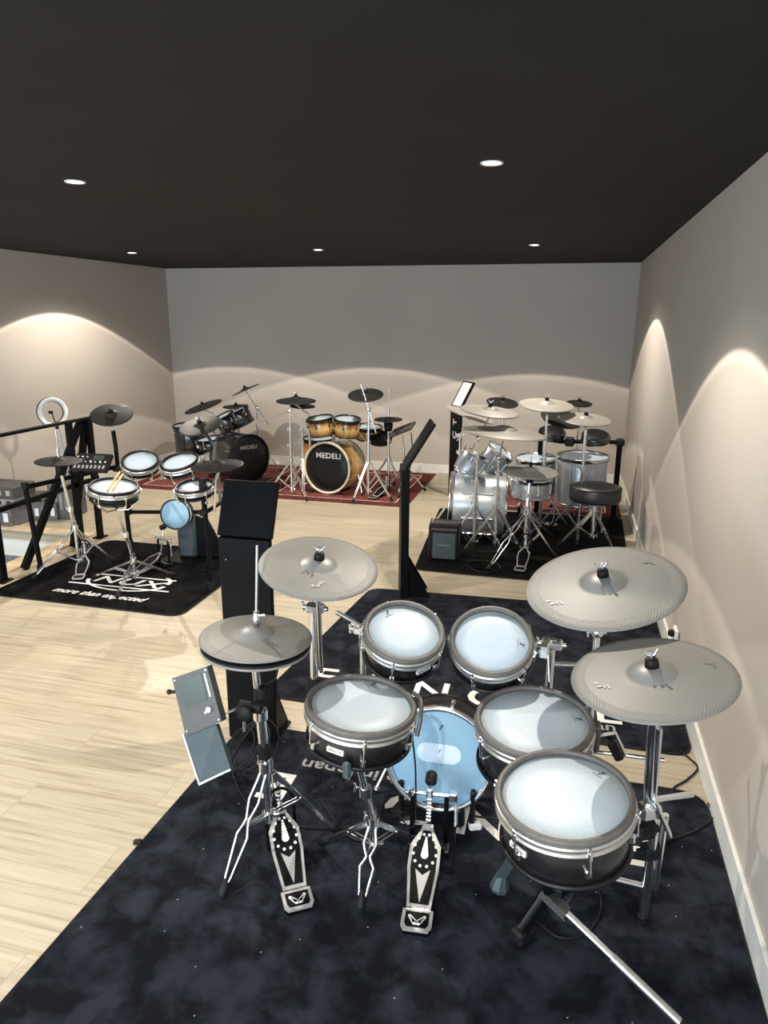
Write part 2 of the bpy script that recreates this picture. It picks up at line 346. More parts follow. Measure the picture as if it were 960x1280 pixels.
# stair opening
sw = MB(); sw.box(((hx0+hx1)/2, hy1+.01, -.9), (1.07, .02, 1.6)).box((hx0-.01, 3.25, -.9), (.02, 4.1, 1.6)); struct(sw, 'wall_stairwell', 'stairwhite')
struct(MB().box((hx1+.01, 3.25, -.92), (.02, 4.1, 1.6)), 'wall_stairwell_near', 'stairwhite')
for k in range(5):
    t = MB().box(((hx0+hx1)/2, 5.16-.3*k, -.26-.19*k-.1), (1.05, .3, .2)); o = struct(t, 'stair_step', 'stairwhite')
    g = MB()
    for j in range(7): g.box(((hx0+hx1)/2, 5.05+.035*j-.3*k, -.257-.19*k), (1.0, .022, .006))
    struct(g, 'tread', 'tread', o)
struct(MB().box((hx1-.03, 3.25, .004), (.16, 4.2, .03), bev=.006).box((-4.66, hy1+.02, .002), (1.1, .1, .02)), 'trim_1', 'oak_trim')
# downlights: each lamp gives its own light
def downlight(x, y, label, ang, energy):
    t = thing('recessed_downlight', label, 'ceiling light', (x, y, H), group='recessed downlights in the black ceiling')
    MB().lathe([(.036, -.002), (.047, -.006), (.05, 0), (.036, 0)], seg=28, loop=True).obj('trim_ring', 'white', t)
    MB().disc((0, 0, -.001), (0, 0, 1), .036, .001, 24).obj('lens', 'lens', t)
    l = bpy.data.lights.new('downlight_lamp', 'SPOT'); l.energy = energy; l.spot_size = math.radians(ang+26); l.spot_blend = .3
    l.use_nodes = True; nt = l.node_tree; em = nt.nodes['Emission']; tc = nt.nodes.new('ShaderNodeTexCoord'); sp = nt.nodes.new('ShaderNodeSeparateXYZ')
    nt.links.new(tc.outputs['Normal'], sp.inputs[0]); ab = nt.nodes.new('ShaderNodeMath'); ab.operation = 'ABSOLUTE'; nt.links.new(sp.outputs['Z'], ab.inputs[0])
    rp = nt.nodes.new('ShaderNodeValToRGB'); el = rp.color_ramp.elements; ce = math.cos(math.radians(ang/2))     # reflector beam: crisp rim, faint spill
    el[0].position = ce-.14; el[0].color = (.0, .0, .0, 1); el[1].position = 1; el[1].color = (.5, .5, .5, 1)
    for p_, v_ in ((ce-.03, .04), (ce-.006, .08), (ce+.003, .70), (ce+.011, .68), (ce+.024, .53)):
        q_ = el.new(p_); q_.color = (v_, v_*(.93 if v_ > .8 else 1), v_*(.8 if v_ > .8 else 1), 1)
    nt.links.new(ab.outputs[0], rp.inputs['Fac']); nt.links.new(rp.outputs['Color'], em.inputs['Color']); em.inputs['Strength'].default_value = 2.0
    l.color = (1, .90, .775); l.shadow_soft_size = .014
    o = bpy.data.objects.new('downlight_lamp', l); C.objects.link(o); o.location = (0, 0, -.012); o.parent = t
PW = 135
for x, y, lb, an in ((-2.39, 3.25, 'lit recessed ceiling spot at the left above the wooden floor', 119), (-.38, 3.27, 'large bright recessed ceiling spot above the grey cymbal kit', 110),
                 (-4.35, 6.70, 'small recessed ceiling spot nearest the left wall', 120), (-2.39, 6.75, 'small recessed ceiling spot above the amber drum kit', 120),
                 (-.38, 6.69, 'small recessed ceiling spot near the right rear corner', 120)):
    downlight(x, y, lb, an, PW)
for x, y, lb in ((-2.39, -.2, 'recessed ceiling spot behind the camera, middle of its row'), (-.38, -.2, 'recessed ceiling spot behind the camera, nearest the right wall'),
              (-4.35, 3.25, 'recessed ceiling spot above the stair opening, outside the frame'), (-4.35, -.2, 'recessed ceiling spot behind the camera, nearest the left wall')):
    downlight(x, y, lb, 119, PW*.9)
# ---------------------------------------------------------------- builders
def note_mark(o, R, s, nm, m, parent):               # small quaver-like maker's mark
    g = MB(); th = .0006
    g.prism([(0, 0), (.18, 0), (.3, .75), (.12, .75)], Vector(o), R, th) if False else None
    def P(poly): g.prism([(x*s, y*s) for x, y in poly], Vector(o), R, th)
    P([(-.05, -.5), (.12, -.5), (.32, .5), (.15, .5)]); P([(.11, .3), (.28, .5), (.75, .5), (.7, .33)]); P([(.06, -.02), (.1, .14), (.55, .14), (.5, -.02)])
    P([(-.1+.2*math.cos(a*PI/5), -.4+.14*math.sin(a*PI/5)) for a in range(10)])
    return g.obj(nm, m, parent)
def drum(name, label, c, n, R, depth, shell='shellblack', rim='rim', hoop='hoopm', head='head', lugs=6, cat='drum', group=None, badge=None, badge_ang=-PI/2,
         lug_off=0, mark=None, markrot=0, right=(1, 0, 0), rubber=True, rod=True, bhoop='black', lugm='chrome', inner=.0165):
    t = thing(name, label, cat, c, frame(n, right), group); Rs = R-(.014 if rubber else .008)
    MB().lathe([(Rs-.02, -.028), (Rs-.004, -.03), (Rs, -.036), (Rs, -depth+.01), (Rs-.004, -depth), (Rs-.02, -depth+.004), (.0005, -depth+.004)], seg=48).obj('shell', shell, t)
    hd = MB().lathe([(.0005, -.0105), (R*.5, -.011), (R-inner, -.012), (R-inner+.006, -.02)], seg=48).obj('drum_head', head, t)
    if rubber:
        MB().lathe([(R-inner, -.014), (R-inner-.0005, -.001), (R-inner+.004, .003), (R-.004, .003), (R, -.001), (R+.0005, -.008), (R-.002, -.014), (R-inner+.006, -.014)], seg=56, loop=True).obj('rubber_rim', rim, t)
        MB().lathe([(R-.012, -.014), (R-.001, -.0145), (R+.004, -.018), (R+.0045, -.022), (R+.0005, -.026), (R+.0005, -.036), (R+.004, -.039), (R+.0035, -.043), (R-.012, -.044)], seg=56, loop=True).obj('hoop', hoop, t)
        hb = -.045
    else:
        MB().lathe([(R-inner, -.012), (R-inner+.003, .004), (R-.002, .006), (R+.004, .002), (R, -.004), (R+.001, -.03), (R-.008, -.032)], seg=56, loop=True).obj('hoop', hoop, t); hb = -.03
    MB().lathe([(Rs-.006, -depth-.006), (R-.009, -depth-.008), (R-.004, -depth-.003), (R-.005, -depth+.006), (Rs-.002, -depth+.008)], seg=56, loop=True).obj('bottom_hoop', bhoop, t)
    for k in range(lugs):
        a = lug_off+2*PI*(k+.5)/lugs; ca, sa = math.cos(a), math.sin(a); rr = R+.006
        if rod:
            g = MB().tube([(ca*rr, sa*rr, hb+.026), (ca*rr, sa*rr, hb-.045)], .0032, 6)
            g.tube([(ca*rr, sa*rr, hb+.02), (ca*rr, sa*rr, hb+.0)], .0065, 8); g.tube([(ca*rr, sa*rr, hb+.034), (ca*rr, sa*rr, hb+.024)], .004, 6)
            q = g.obj('tension_rod', lugm, t)
            RZ = Matrix.Rotation(a, 3, 'Z')
            MB().box((ca*(Rs+.006), sa*(Rs+.006), hb-.055), (.018, .017, .026), RZ, .004).obj('lug', lugm, q)
        else:
            MB().box((ca*(Rs+.006), sa*(Rs+.006), -depth/2), (.016, .016, depth*.55), Matrix.Rotation(a, 3, 'Z'), .004).obj('lug', lugm, t)
    if badge:
        zz = -.045-(depth-.045)*.42; ca, sa = math.cos(badge_ang), math.sin(badge_ang)
        Rb = Matrix((Vector((-sa, ca, 0)), Vector((0, 0, 1)), Vector((ca, sa, 0)))).transposed()
        b = MB().prism(rrect(-.028, -.0085, .028, .0085, .002, 3), (ca*(Rs+.004), sa*(Rs+.004), zz), Rb, .006).obj('badge', 'white', t)
        MB().text('EFNOTE', (ca*(Rs+.0045), sa*(Rs+.0045), zz), Rb, .010, .0003, sx=1.15).obj('badge_lettering', 'ink', b)
    if mark:
        Rm = Matrix.Rotation(markrot, 3, 'Z'); o = Rm @ Vector((0, R*mark, -.0098))
        q = note_mark(o, Rm, .016, 'printed_mark', 'ink', hd)
        MB().prism([(-.016, -.0012), (.016, -.0012), (.016, 0), (-.016, 0)], Rm @ Vector((0, R*mark-.014, -.0098)), Rm, .0005).obj('printed_line', 'ink', hd)
    return t
def cymbal(name, label, c, n, R, m='cym', bell='cym_bell', bellr=None, logo=None, topper=True, nut=True, group=None, zone=False, bow=.06, cat='cymbal', rod=0, right=(1, 0, 0), thick=.006):
    t = thing(name, label, cat, c, frame(n, right), group); br = bellr or R*.30; hb = R*bow; bh = br*.30
    prof = [(.008, hb+bh), (br*.35, hb+bh*.96), (br*.7, hb+bh*.62), (br*.92, hb+bh*.15), (br, hb*.97)]
    body = []
    for i in range(1, 9):
        r = br+(R-br)*i/8; body.append((r, hb*(1-(r/R)**1.8)))
    under = [(r, z-thick) for r, z in body[::-1]]+[(br, hb-thick*1.2), (.008, hb-thick)]
    body[-1] = (R-.002, .0005)
    MB().lathe([(br, hb*.97)]+body+[(R, -thick*.5)]+[(R-.003, -thick)]+under[1:], seg=64).obj('bow', m, t)
    MB().lathe(prof, seg=40).obj('bell', bell, t)
    top = hb+bh
    if topper:
        MB().lathe([(.0005, .026), (.013, .026), (.017, .022), (.019, .0), (.0005, 0)], (0, 0, top-.002), seg=20).obj('rubber_topper', 'rubber', t)
    if nut:
        MB().tube([(0, 0, top+.02), (0, 0, top+.045)], .005, 8).obj('threaded_rod', 'chrome', t)
        MB().tube([(-.02, 0, top+.046), (-.008, 0, top+.033), (.008, 0, top+.033), (.018, 0, top+.052)], .004, 8).obj('wing_nut', 'chrome', t)
    if logo:
        for (la, lr, ls, lm) in logo:
            Rm = Matrix.Rotation(la+PI/2, 3, 'Z'); rr = lr*R; slope = -hb*1.8*(lr**.8)/R
            nn = Vector((math.cos(la)*-slope, math.sin(la)*-slope, 1)).normalized(); Rl = frame(nn, Rm @ Vector((1, 0, 0)))
            p = Vector((math.cos(la)*rr, math.sin(la)*rr, hb*(1-lr**1.8)+.0024)); q = note_mark(p, Rl, ls, 'printed_mark', lm, t)
            MB().prism([(-.5*ls, -.7*ls), (-.2*ls, -.7*ls), (-.1*ls, -.35*ls), (-.4*ls, -.35*ls)], p-Rl @ Vector((ls*.35, -ls*.15, 0)), Rl, .0006).obj('printed_dot', lm, t)
    return t
def leg_parts(t, hub, foot, low, mt='chrome', double=True, wire=False, foot_r=.014, brace=True, footm='rubber'):
    """one tripod leg: twin strips (or bulged wires) down to a rubber foot, plus a brace to the lower collar"""
    hub, foot, low = Vector(hub), Vector(foot), Vector(low); d = (foot-hub); side = d.cross(Vector((0, 0, 1))).normalized()
    g = MB()
    if wire:
        for s_ in (-1, 1):
            pts = []
            for u, off in ((0, .012), (.12, .014), (.28, .022), (.36, .014), (.42, .006), (.48, .012), (.55, .024), (.7, .018), (.86, .012), (.94, .004)):
                pts.append(hub+d*u+side*s_*off)
            g.tube(pts, .0048, 8)
    elif double:
        for s_ in (-1, 1): g.bar(hub+side*s_*.011, hub+d*.93+side*s_*.007, .005, .014)
        g.tube([hub+d*.45-side*.014, hub+d*.45+side*.014], .005, 7); g.tube([hub+d*.1-side*.014, hub+d*.1+side*.014], .005, 7)
    else: g.tube([hub, hub+d*.95], .009, 10)
    o = g.obj('leg', mt, t, True)
    u = d.normalized(); R = frame(u)
    f = MB().lathe([(.0005, 0), (foot_r*.62, 0), (foot_r, .022), (foot_r*1.15, .052), (foot_r, .058), (.0005, .058)], foot-u*.052, u, 12)
    f.obj('rubber_foot', footm, o, True)
    if brace:
        mid = hub+d*.47; b = MB()
        for s_ in (-1, 1): b.bar(low+side*s_*.008, mid+side*s_*.008, .004, .010)
        b.obj('brace', mt, t, True)
def collar(t, p, r, m='chrome', h=.035, wing=True, ang=0, name='collar'):
    p = Vector(p); g = MB().tube([p-Vector((0, 0, h/2)), p+Vector((0, 0, h/2))], r*1.5, 14)
    d = Vector((math.cos(ang), math.sin(ang), 0)); g.box(p+d*r*1.9, (r*1.6, r*1.5, h*.75), Matrix.Rotation(ang, 3, 'Z'), .003)
    o = g.obj(name, m, t, True)
    if wing:
        s_ = Vector((-math.sin(ang), math.cos(ang), 0)); q = p+d*r*2
        MB().tube([q, q+s_*.03], .004, 7).tube([q+s_*.03+Vector((0, 0, -.016)), q+s_*.027, q+s_*.03+Vector((0, 0, .016))], .0045, 7).obj('wing_bolt', 'chrome', o, True)
    return o
def stand(label, base, hubz, top, feet, spread, mt='chrome', r=.0125, joints=(.5,), tip=None, boom=None, boomback=.12, group=None, low=.09, wire=(), name='cymbal_stand', cat='cymbal stand', double=True, footr=.014, dark=()):
    """tripod stand. base (x, y), feet: list of angles, top: upper end of vertical tube, boom: end point of boom arm, tip: (point, normal) where a cymbal sits"""
    bx, by = base; t = thing(name, label, cat, (bx, by, 0), None, group); top = Vector(top)
    hub = Vector((bx, by, hubz)); lo = Vector((bx, by, low))
    MB().tube([(bx, by, low-.03), hub+Vector((0, 0, .05))], r*1.0, 14).obj('base_tube', mt, t, True)
    ax = (top-hub)
    js = [0]+list(joints)+[1]; rr = r*1.25
    for i in range(len(js)-1):
        rr = r*(1.25-.28*i); MB().tube([hub+ax*js[i], hub+ax*js[i+1]], rr, 14).obj('tube', mt, t, True)
        if i: collar(t, hub+ax*js[i], rr*1.25, mt, ang=.8+i*1.3)
    collar(t, hub, r*1.25, mt, .04, ang=1.9, name='leg_hub'); collar(t, lo, r*1.1, mt, .025, False, ang=.4, name='lower_hub')
    for k, a in enumerate(feet):

        if isinstance(a, (int, float)): f = Vector((bx+math.cos(a)*spread, by+math.sin(a)*spread, .03))
        else: f = Vector((a[0], a[1], .03))
        leg_parts(t, hub, f, lo, ('black_matt' if k in dark else mt), double, k in wire, footr)
    end = top
    if boom is not None:
        bm = Vector(boom); u = (bm-top).normalized()
        MB().tube([top-u*boomback, bm], r*.62, 10).obj('boom_arm', mt, t, True)
        g = MB().ball(top, r*1.9); s_ = u.cross(Vector((0, 0, 1))).normalized(); g.tube([top-s_*.03, top+s_*.03], r*.9, 10)
        o = g.obj('boom_tilter', mt, t, True)
        MB().tube([top+s_*.03+Vector((0, 0, .02)), top+s_*.033, top+s_*.03-Vector((0, 0, .02))], .005, 7).obj('wing_bolt', 'chrome', o, True); end = bm
    if tip is not None:
        p, n = Vector(tip[0]), Vector(tip[1]).normalized(); k = p-n*.045
        g = MB().tube([end, k], r*.6, 8).tube([k, p-n*.012], .005, 8).ball(k, .013).lathe([(.0005, 0), (.02, 0), (.02, .007), (.0005, .007)], p-n*.02, n, 16)
        g.obj('tilter', mt, t, True)
    return t
def pedal(name, label, heel, ang, L=.30, rise=.10, beater=None, hat=False, m1='cast', W=.088, cat='drum pedal', group=None, parent=None, post=.2, fancy=True):
    """foot pedal: heel plate on the floor, footboard rising forwards, frame with posts, chain, axle and beater"""
    R = Matrix.Rotation(ang-PI/2, 3, 'Z'); hz = Vector((heel[0], heel[1], 0.0))
    if parent is None: t = thing(name, label, cat, hz, R, group); wm = False
    else: t = bpy.data.objects.new(name, None); C.objects.link(t)
    if parent is not None:
        pass
    def pt(x, y, z): return Vector((x, y, z))
    MB().box((0, L*.55, .004), (W*.9, L*1.1, .006), None, .002).obj('base_plate', 'black_matt', t)
    hp = [(-W*.40, 0), (W*.40, 0), (W*.5, W*.18), (W*.5, .085), (-W*.5, .085), (-W*.5, W*.18)]
    hpo = MB().prism(hp, (0, 0, .030), Matrix.Identity(3), .007).obj('heel_plate', m1, t)
    MB().prism([(x*.96, y+.002) for x, y in hp], (0, 0, .0228), Matrix.Identity(3), .015).obj('heel_block', 'black_matt', t)
    inn = [(x*.78, .045+(y-.045)*.72) for x, y in hp]
    MB().prism(inn, (0, 0, .0308), Matrix.Identity(3), .002).obj('heel_inlay', 'black_matt', hpo)
    if fancy:
        g = MB()
        for k in range(5):
            for s_ in (-1, 1): g.disc((s_*(.006+.0045*k), .03+.006*k, .0325), (0, 0, 1), .009-.0009*k, .002, 12)
        g.obj('heel_emblem', 'white', hpo)
    a = pt(0, .092, .03); b = pt(0, .092+L*.86, .03+rise); y = (b-a).normalized(); x = Vector((1, 0, 0)); z = x.cross(y); Rf = Matrix((x, y, z)).transposed(); Lf = (b-a).length
    MB().tube([(-W*.42, .088, .026), (W*.42, .088, .026)], .006, 10).obj('hinge', 'chrome', t)
    wm_, wt = W*.64, W*.3
    out = [(-W*.40, 0), (W*.40, 0), (wm_*.95*.9, Lf*.45), (wm_*.85, Lf*.72), (wt*.75, Lf*.92), (wt*.6, Lf), (-wt*.6, Lf), (-wt*.75, Lf*.92), (-wm_*.85, Lf*.72), (-wm_*.95*.9, Lf*.45)]
    fb = MB().prism(out, a, Rf, .008).obj('footboard', m1, t)
    inl = [(px*.80, Lf*.04+py*.87) for px, py in out]
    MB().prism(inl, a+z*.0012, Rf, .002).obj('footboard_inlay', 'black_matt', fb)
    if fancy:
        g = MB(); cy = Lf*.66
        for k in range(12):
            q = PI/2+PI*(k+.5)/6; r_ = 1-.12*math.sin(q)
            g.disc(a+Rf @ Vector((math.cos(q)*W*.40*r_, cy+math.sin(q)*Lf*.2, .0035)), z, .0052, .003, 10)
        for k in range(7): g.disc(a+Rf @ Vector((0, cy-.018+.0105*k, .0035+.0002*k)), z, .0135-.0016*k, .003, 12)
        g.obj('grip_dots', 'white', fb)
        MB().prism([(0, Lf*.05), (W*.26, Lf*.43), (0, Lf*.36), (-W*.26, Lf*.43)], a+z*.003, Rf, .002).obj('chevron', m1, fb)
    if hat:
        g = MB().tube(spline([(-.05, b.y-.03, .0), (-.052, b.y-.01, .12), (-.045, b.y+.0, .21), (0, b.y+.01, .235), (.045, b.y, .21), (.052, b.y-.01, .12), (.05, b.y-.03, 0)]), .006, 8); g.obj('frame', 'black_matt', t)
        g = MB().tube(spline([b, b+pt(0, .012, .03), b+pt(0, .02, .10)]), .006, 6)
        for k in range(6): g.box(b+pt(0, .008+.002*k, .012+.015*k), (.02, .008, .009), None, .002)
        g.obj('chain', 'chrome', t)
    else:
        ytop = b.y+.03; g = MB()
        for s_ in (-1, 1):
            g.tube([(s_*.062, ytop, .01), (s_*.062, ytop, post)], .009, 10)
        g.obj('frame', 'black_matt', t)
        g = MB().tube([(-.085, ytop, post), (.1, ytop, post)], .0075, 10).box((.085, ytop, post), (.03, .03, .034), None, .005).box((-.068, ytop, post), (.02, .028, .03), None, .005)
        g.box((.0, ytop, post+.005), (.024, .026, .04), None, .005); g.obj('axle', 'chrome', t)
        g = MB()
        for k in range(7): g.box((0, b.y+.004+.003*k, b.z+.012+(post-b.z-.02)*k/7), (.019, .008, .011), None, .002)
        g.obj('chain', 'chrome', t)
        g = MB()
        for s_ in (1,):
            g.tube([(s_*.098, ytop+.012*math.cos(k*1.6), post-.03-.0022*k) if False else (s_*.098+.006*math.cos(k*1.57), ytop+.006*math.sin(k*1.57), post-.03-.0016*k) for k in range(60)], .0016, 5)
            g.tube([(s_*.098, ytop, post), (s_*.098, ytop, .035)], .003, 6)
        g.obj('spring', 'chrome', t)
        if beater:
            bt = pt(*beater); ax = pt(0.004, ytop, post+.01)
            MB().tube([ax-(bt-ax)*.12, bt], .0042, 8).obj('beater_shaft', 'chrome', t)
            MB().lathe([(.0005, -.026), (.018, -.026), (.022, -.02), (.022, .014), (.018, .02), (.0005, .02)], bt, (0, 1, .15), 18).obj('beater_head', 'rubber', t)
        MB().box((0, b.y+.03, .02), (.15, .04, .012), None, .003).box((.07, b.y+.0, .03), (.02, .05, .02), None, .004).obj('hoop_clamp', 'black', t)
    return t
def cable(label, pts, r=.0035, m='rubber', group=None, sub=8):
    return solo(MB().tube(spline(pts, sub), r, 8), 'cable', m, label, 'cable', pts[0], group)
# ---------------------------------------------------------------- floor coverings
def floor_mat(q, m, name, label, cat='mat', th=.008, rad=.09, edge='rubber'):
    c = sum((Vector((*p, 0)) for p in q), Vector())/4; t = thing(name, label, cat, c)
    MB().prism([(x-c.x, y-c.y) for x, y in rquad(q, rad)], (0, 0, th), Matrix.Identity(3), th-.0012).obj('pile', m, t)
    pp = [Vector((x-c.x, y-c.y, th*.6)) for x, y in rquad(q, rad)]
    MB().tube(pp, th*.55, 6, closed=True).obj('bound_edge', edge, t)
    return t, c
m1, c1 = floor_mat([(-1.46, .95), (.66, .95), (.665, 2.80), (-1.41, 2.80)], 'mat_navy', 'drum_mat', 'dark navy velvet drum mat in the foreground under the grey cymbal kit', rad=.12)
R180 = Matrix.Rotation(PI, 3, 'Z')
def lettering(parent, items):
    for i, (txt, x, y, rot, size, sx, m, nm, sh) in enumerate(items):
        R = Matrix.Rotation(rot, 3, 'Z'); c = WM[parent.name].translation
        MB().text(txt, (x-c.x, y-c.y, .0088), R, size, .0006, sx=sx, shear=sh).obj(nm, m, parent)
lettering(m1, [(ch, -1.07+.288*(5-i), 2.40, PI, .25, 1.15, 'logo', 'printed_letter', 0) for i, ch in enumerate('EFNOTE') if i != 4]+[('Made in Japan', -.71, 2.565, PI, .10, 1.15, 'logo_dim', 'printed_text', 0)])
m2, c2 = floor_mat([(-1.44, 3.07), (.66, 3.07), (.66, 4.80), (-1.30, 4.70)], 'mat_navy', 'drum_mat', 'dark velvet drum mat lying behind the front kit, upright letters', rad=.1)
lettering(m2, [(ch, -1.19+.298*i, 3.335, .03, .25, 1.1, 'logo', 'printed_letter', 0) for i, ch in enumerate('EFNOTE')]+[('Made in Japan', .03, 3.215, .02, .10, 1.1, 'logo_dim', 'printed_text', 0)])
m3, c3 = floor_mat([(-3.90, 3.87), (-2.38, 3.87), (-2.38, 5.22), (-3.86, 5.22)], 'mat_black', 'drum_mat', 'black drum mat with white oval logo under the left practice kit', rad=.1)
lettering(m3, [('NUX', -3.08, 4.335, -.02, .17, 1.5, 'logo', 'printed_letter', .2), ('more than expected', -3.13, 4.06, -.02, .1, .9, 'logo', 'printed_text', .35)])
def ring(parent, cx, cy, rx, ry, w_, nm, a0=0, a1=2*PI, z=.0088):
    c = WM[parent.name].translation; n = 40; g = MB()
    for i in range(n):
        a, b = a0+(a1-a0)*i/n, a0+(a1-a0)*(i+1)/n
        g.add([(cx-c.x+rx*math.cos(q)*k, cy-c.y+ry*math.sin(q)*k, z) for q, k in ((a, 1), (b, 1), (b, 1-w_), (a, 1-w_))], [(0, 1, 2, 3)])
    return g.obj(nm, 'logo', parent)
ring(m3, -3.08, 4.33, .33, .17, .10, 'printed_oval', PI*1.02, PI*1.98); ring(m3, -3.08, 4.38, .33, .17, .10, 'printed_oval', -.1, .7)
g = MB(); c = c3
for (x0, x1, y) in ((-3.5, -2.68, 4.23), (-3.4, -2.74, 4.44)): g.box(((x0+x1)/2-c.x, y-c.y, .0088), (x1-x0, .018, .001), Matrix.Rotation(.02, 3, 'Z'))
g.obj('printed_stripe', 'logo', m3)
m4, c4 = floor_mat([(-1.08, 5.18), (.55, 5.18), (.60, 7.2), (-1.22, 7.12)], 'mat_black', 'drum_mat', 'plain black mat under the silver drum kit', rad=.08)
def rug(label, x0, y0, x1, y1):
    cx, cy = (x0+x1)/2, (y0+y1)/2; t = thing('oriental_rug', label, 'rug', (cx, cy, 0)); hx, hy = (x1-x0)/2, (y1-y0)/2
    MB().box((0, 0, .004), (2*hx-.3, 2*hy-.3, .006)).obj('field', 'persian', t)
    g = MB()
    for s_ in (-1, 1): g.box((s_*(hx-.075), 0, .004), (.15, 2*hy, .0062)).box((0, s_*(hy-.075), .004), (2*hx-.3, .15, .0062))
    g.obj('border', 'rugborder', t)
    g = MB()
    for s_ in (-1, 1): g.box((s_*(hx-.15), 0, .0075), (.012, 2*hy-.3, .001)).box((0, s_*(hy-.15), .0075), (2*hx-.3, .012, .001))
    g.obj('border_stripe', 'cream', t); return t
rug('red oriental rug under the black kit at the left rear', -4.95, 7.08, -3.3, 8.75)
rug('red oriental rug under the amber drum kit', -3.28, 7.05, -1.57, 8.78)
rug('red oriental rug showing behind the silver kit by the right wall', -.75, 7.24, .6, 8.3)
# ---------------------------------------------------------------- information totems
def totem(label, base, yaw, w_, fold, toplen, tilt, th=.03, paper=False, letters=None, depth=.16):
    """bent sheet column: yaw turns its reading face; local -y is the face"""
    R = Matrix.Rotation(yaw, 3, 'Z'); t = thing('information_totem', label, 'display stand', (base[0], base[1], 0), R)
    MB().box((0, 0, fold/2), (w_*.94, th, fold), None, .004).obj('column', 'black_matt', t)
    d = Vector((0, math.sin(tilt), math.cos(tilt))); Rt = Matrix((Vector((1, 0, 0)), Vector((0, -math.cos(tilt), math.sin(tilt))), d)).transposed()
    p = Vector((0, 0, fold+.003))+d*toplen/2
    pn = MB().box(p, (w_, .022, toplen), Rt, .004).obj('reading_panel', 'black_matt', t)
    MB().prism([(-.0, 0), (depth, 0), (0, .28)], (w_*.42, th/2, 0), Matrix((Vector((0, 1, 0)), Vector((0, 0, 1)), Vector((1, 0, 0)))).transposed(), .012).obj('foot_gusset', 'black_matt', t)
    MB().prism([(-.0, 0), (depth, 0), (0, .28)], (-w_*.42+.012, th/2, 0), Matrix((Vector((0, 1, 0)), Vector((0, 0, 1)), Vector((1, 0, 0)))).transposed(), .012).obj('foot_gusset', 'black_matt', t)
    MB().box((0, depth/2+.01, .006), (w_*.94, depth, .012), None, .002).obj('base_plate', 'black_matt', t)
    MB().ball((w_*.34, -th/2, fold-.10), .004).ball((-w_*.34, -th/2, fold-.10), .004).obj('rivet', 'chrome_dull', t)
    if paper:
        nrm = -Vector((0, math.cos(tilt), -math.sin(tilt)))
        Rp = Matrix((Vector((1, 0, 0)), d, nrm)).transposed(); q = p+nrm*.0125
        pa = MB().prism([(-w_*.38, -toplen*.46), (w_*.38, -toplen*.46), (w_*.38, toplen*.44), (-w_*.38, toplen*.44)], q, Rp, .001).obj('printed_sheet', 'paper', t)
        g = MB()
        for k in range(7): g.prism([(-w_*.3, 0), (w_*(.05+.25*((k*37) % 5)/5), 0), (w_*(.05+.25*((k*37) % 5)/5), .006), (-w_*.3, .006)], q+Rp @ Vector((0, toplen*(.34-.09*k), .0004)), Rp, .0003)
        g.obj('text_lines', 'logo_dim', pa)
    if letters:
        Rl = Matrix((Vector((0, 0, 1)), Vector((-1, 0, 0)), Vector((0, -1, 0)))).transposed()
        for ch, z in letters: MB().text(ch, (letters_x, -th/2-.001, z), Rl, .11, .001, sx=1.1).obj('printed_letter', 'logo', t)
    return t
totem('tall black bent sheet totem behind the hi-hat of the front kit', (-1.315, 2.70), .02, .255, .985, .25, .42)
totem('narrow black totem seen edge on beside the rear drum mat', (-1.055, 4.68), -1.28, .26, .93, .36, .55, th=.055)
letters_x = .0
totem('black totem with a printed sheet and rotated letters behind the silver kit', (-1.155, 7.62), -.95, .25, 1.0, .30, .50, paper=True, letters=[('C', .70), ('T', .84), ('E', .965)])
# ---------------------------------------------------------------- front kit (grey cymbals)
HH = Vector((-.936, 1.97, .896)); HN = Vector((.047, .018, .999))
cymbal('hi_hat_top_cymbal', 'grey top hi-hat cymbal with tall rod on the front kit', HH, HN, .184, nut=False, topper=False, bow=.10, cat='cymbal', bellr=.062)
t = thing('hi_hat_bottom_cymbal', 'dark lower hi-hat cymbal directly under the grey top one', 'cymbal', HH-HN*.02, frame(HN))
MB().lathe([(.03, -.035), (.05, -.035), (.165, -.018), (.176, -.012), (.178, -.004), (.172, 0), (.03, -.004)], seg=56, loop=True).obj('bow', 'rubber', t)
MB().lathe([(.176, -.016), (.1795, -.014), (.1795, -.008), (.176, -.006)], seg=56, loop=True).obj('edge_band', 'cym_bell', t)
hb_ = at(327, 1010, .30); hbx, hby = -.93, 1.99
t = stand('chrome hi-hat stand with foot pedal at the left of the front kit', (hbx, hby), .40, HH-HN*.12, [(-1.01, 1.775), (-.73, 2.17), (-1.03, 2.27)], .3, joints=(.55,), wire=(0,), name='hi_hat_stand', cat='hi-hat stand', r=.0135, low=.2, footr=.0165)
MB().tube([HH-HN*.13, HH+HN*.315], .0042, 8).obj('pull_rod', 'chrome', t, True)
MB().lathe([(.0005, 0), (.013, 0), (.013, .02), (.010, .03), (.010, .045), (.0005, .045)], HH+HN*.045, HN, 16).tube([HH+HN*.075, HH+HN*.075+Vector((.03, 0, .004))], .004, 8).obj('clutch', 'chrome', t, True)
MB().lathe([(.0005, 0), (.022, 0), (.02, .012), (.0005, .012)], HH-HN*.075, HN, 18).obj('seat_cup', 'chrome', t, True)
for z, r_ in ((.66, .026), (.44, .022)): MB().tube([(hbx, hby-.01, z), (hbx, hby-.01, z+.05)], r_, 14).obj('black_sleeve', 'rubber', t, True)
pedal('hi_hat_pedal', 'black and grey hi-hat foot pedal with round grip dots at left', (-.735, 1.79), math.radians(123), L=.30, rise=.13, hat=True, W=.1)
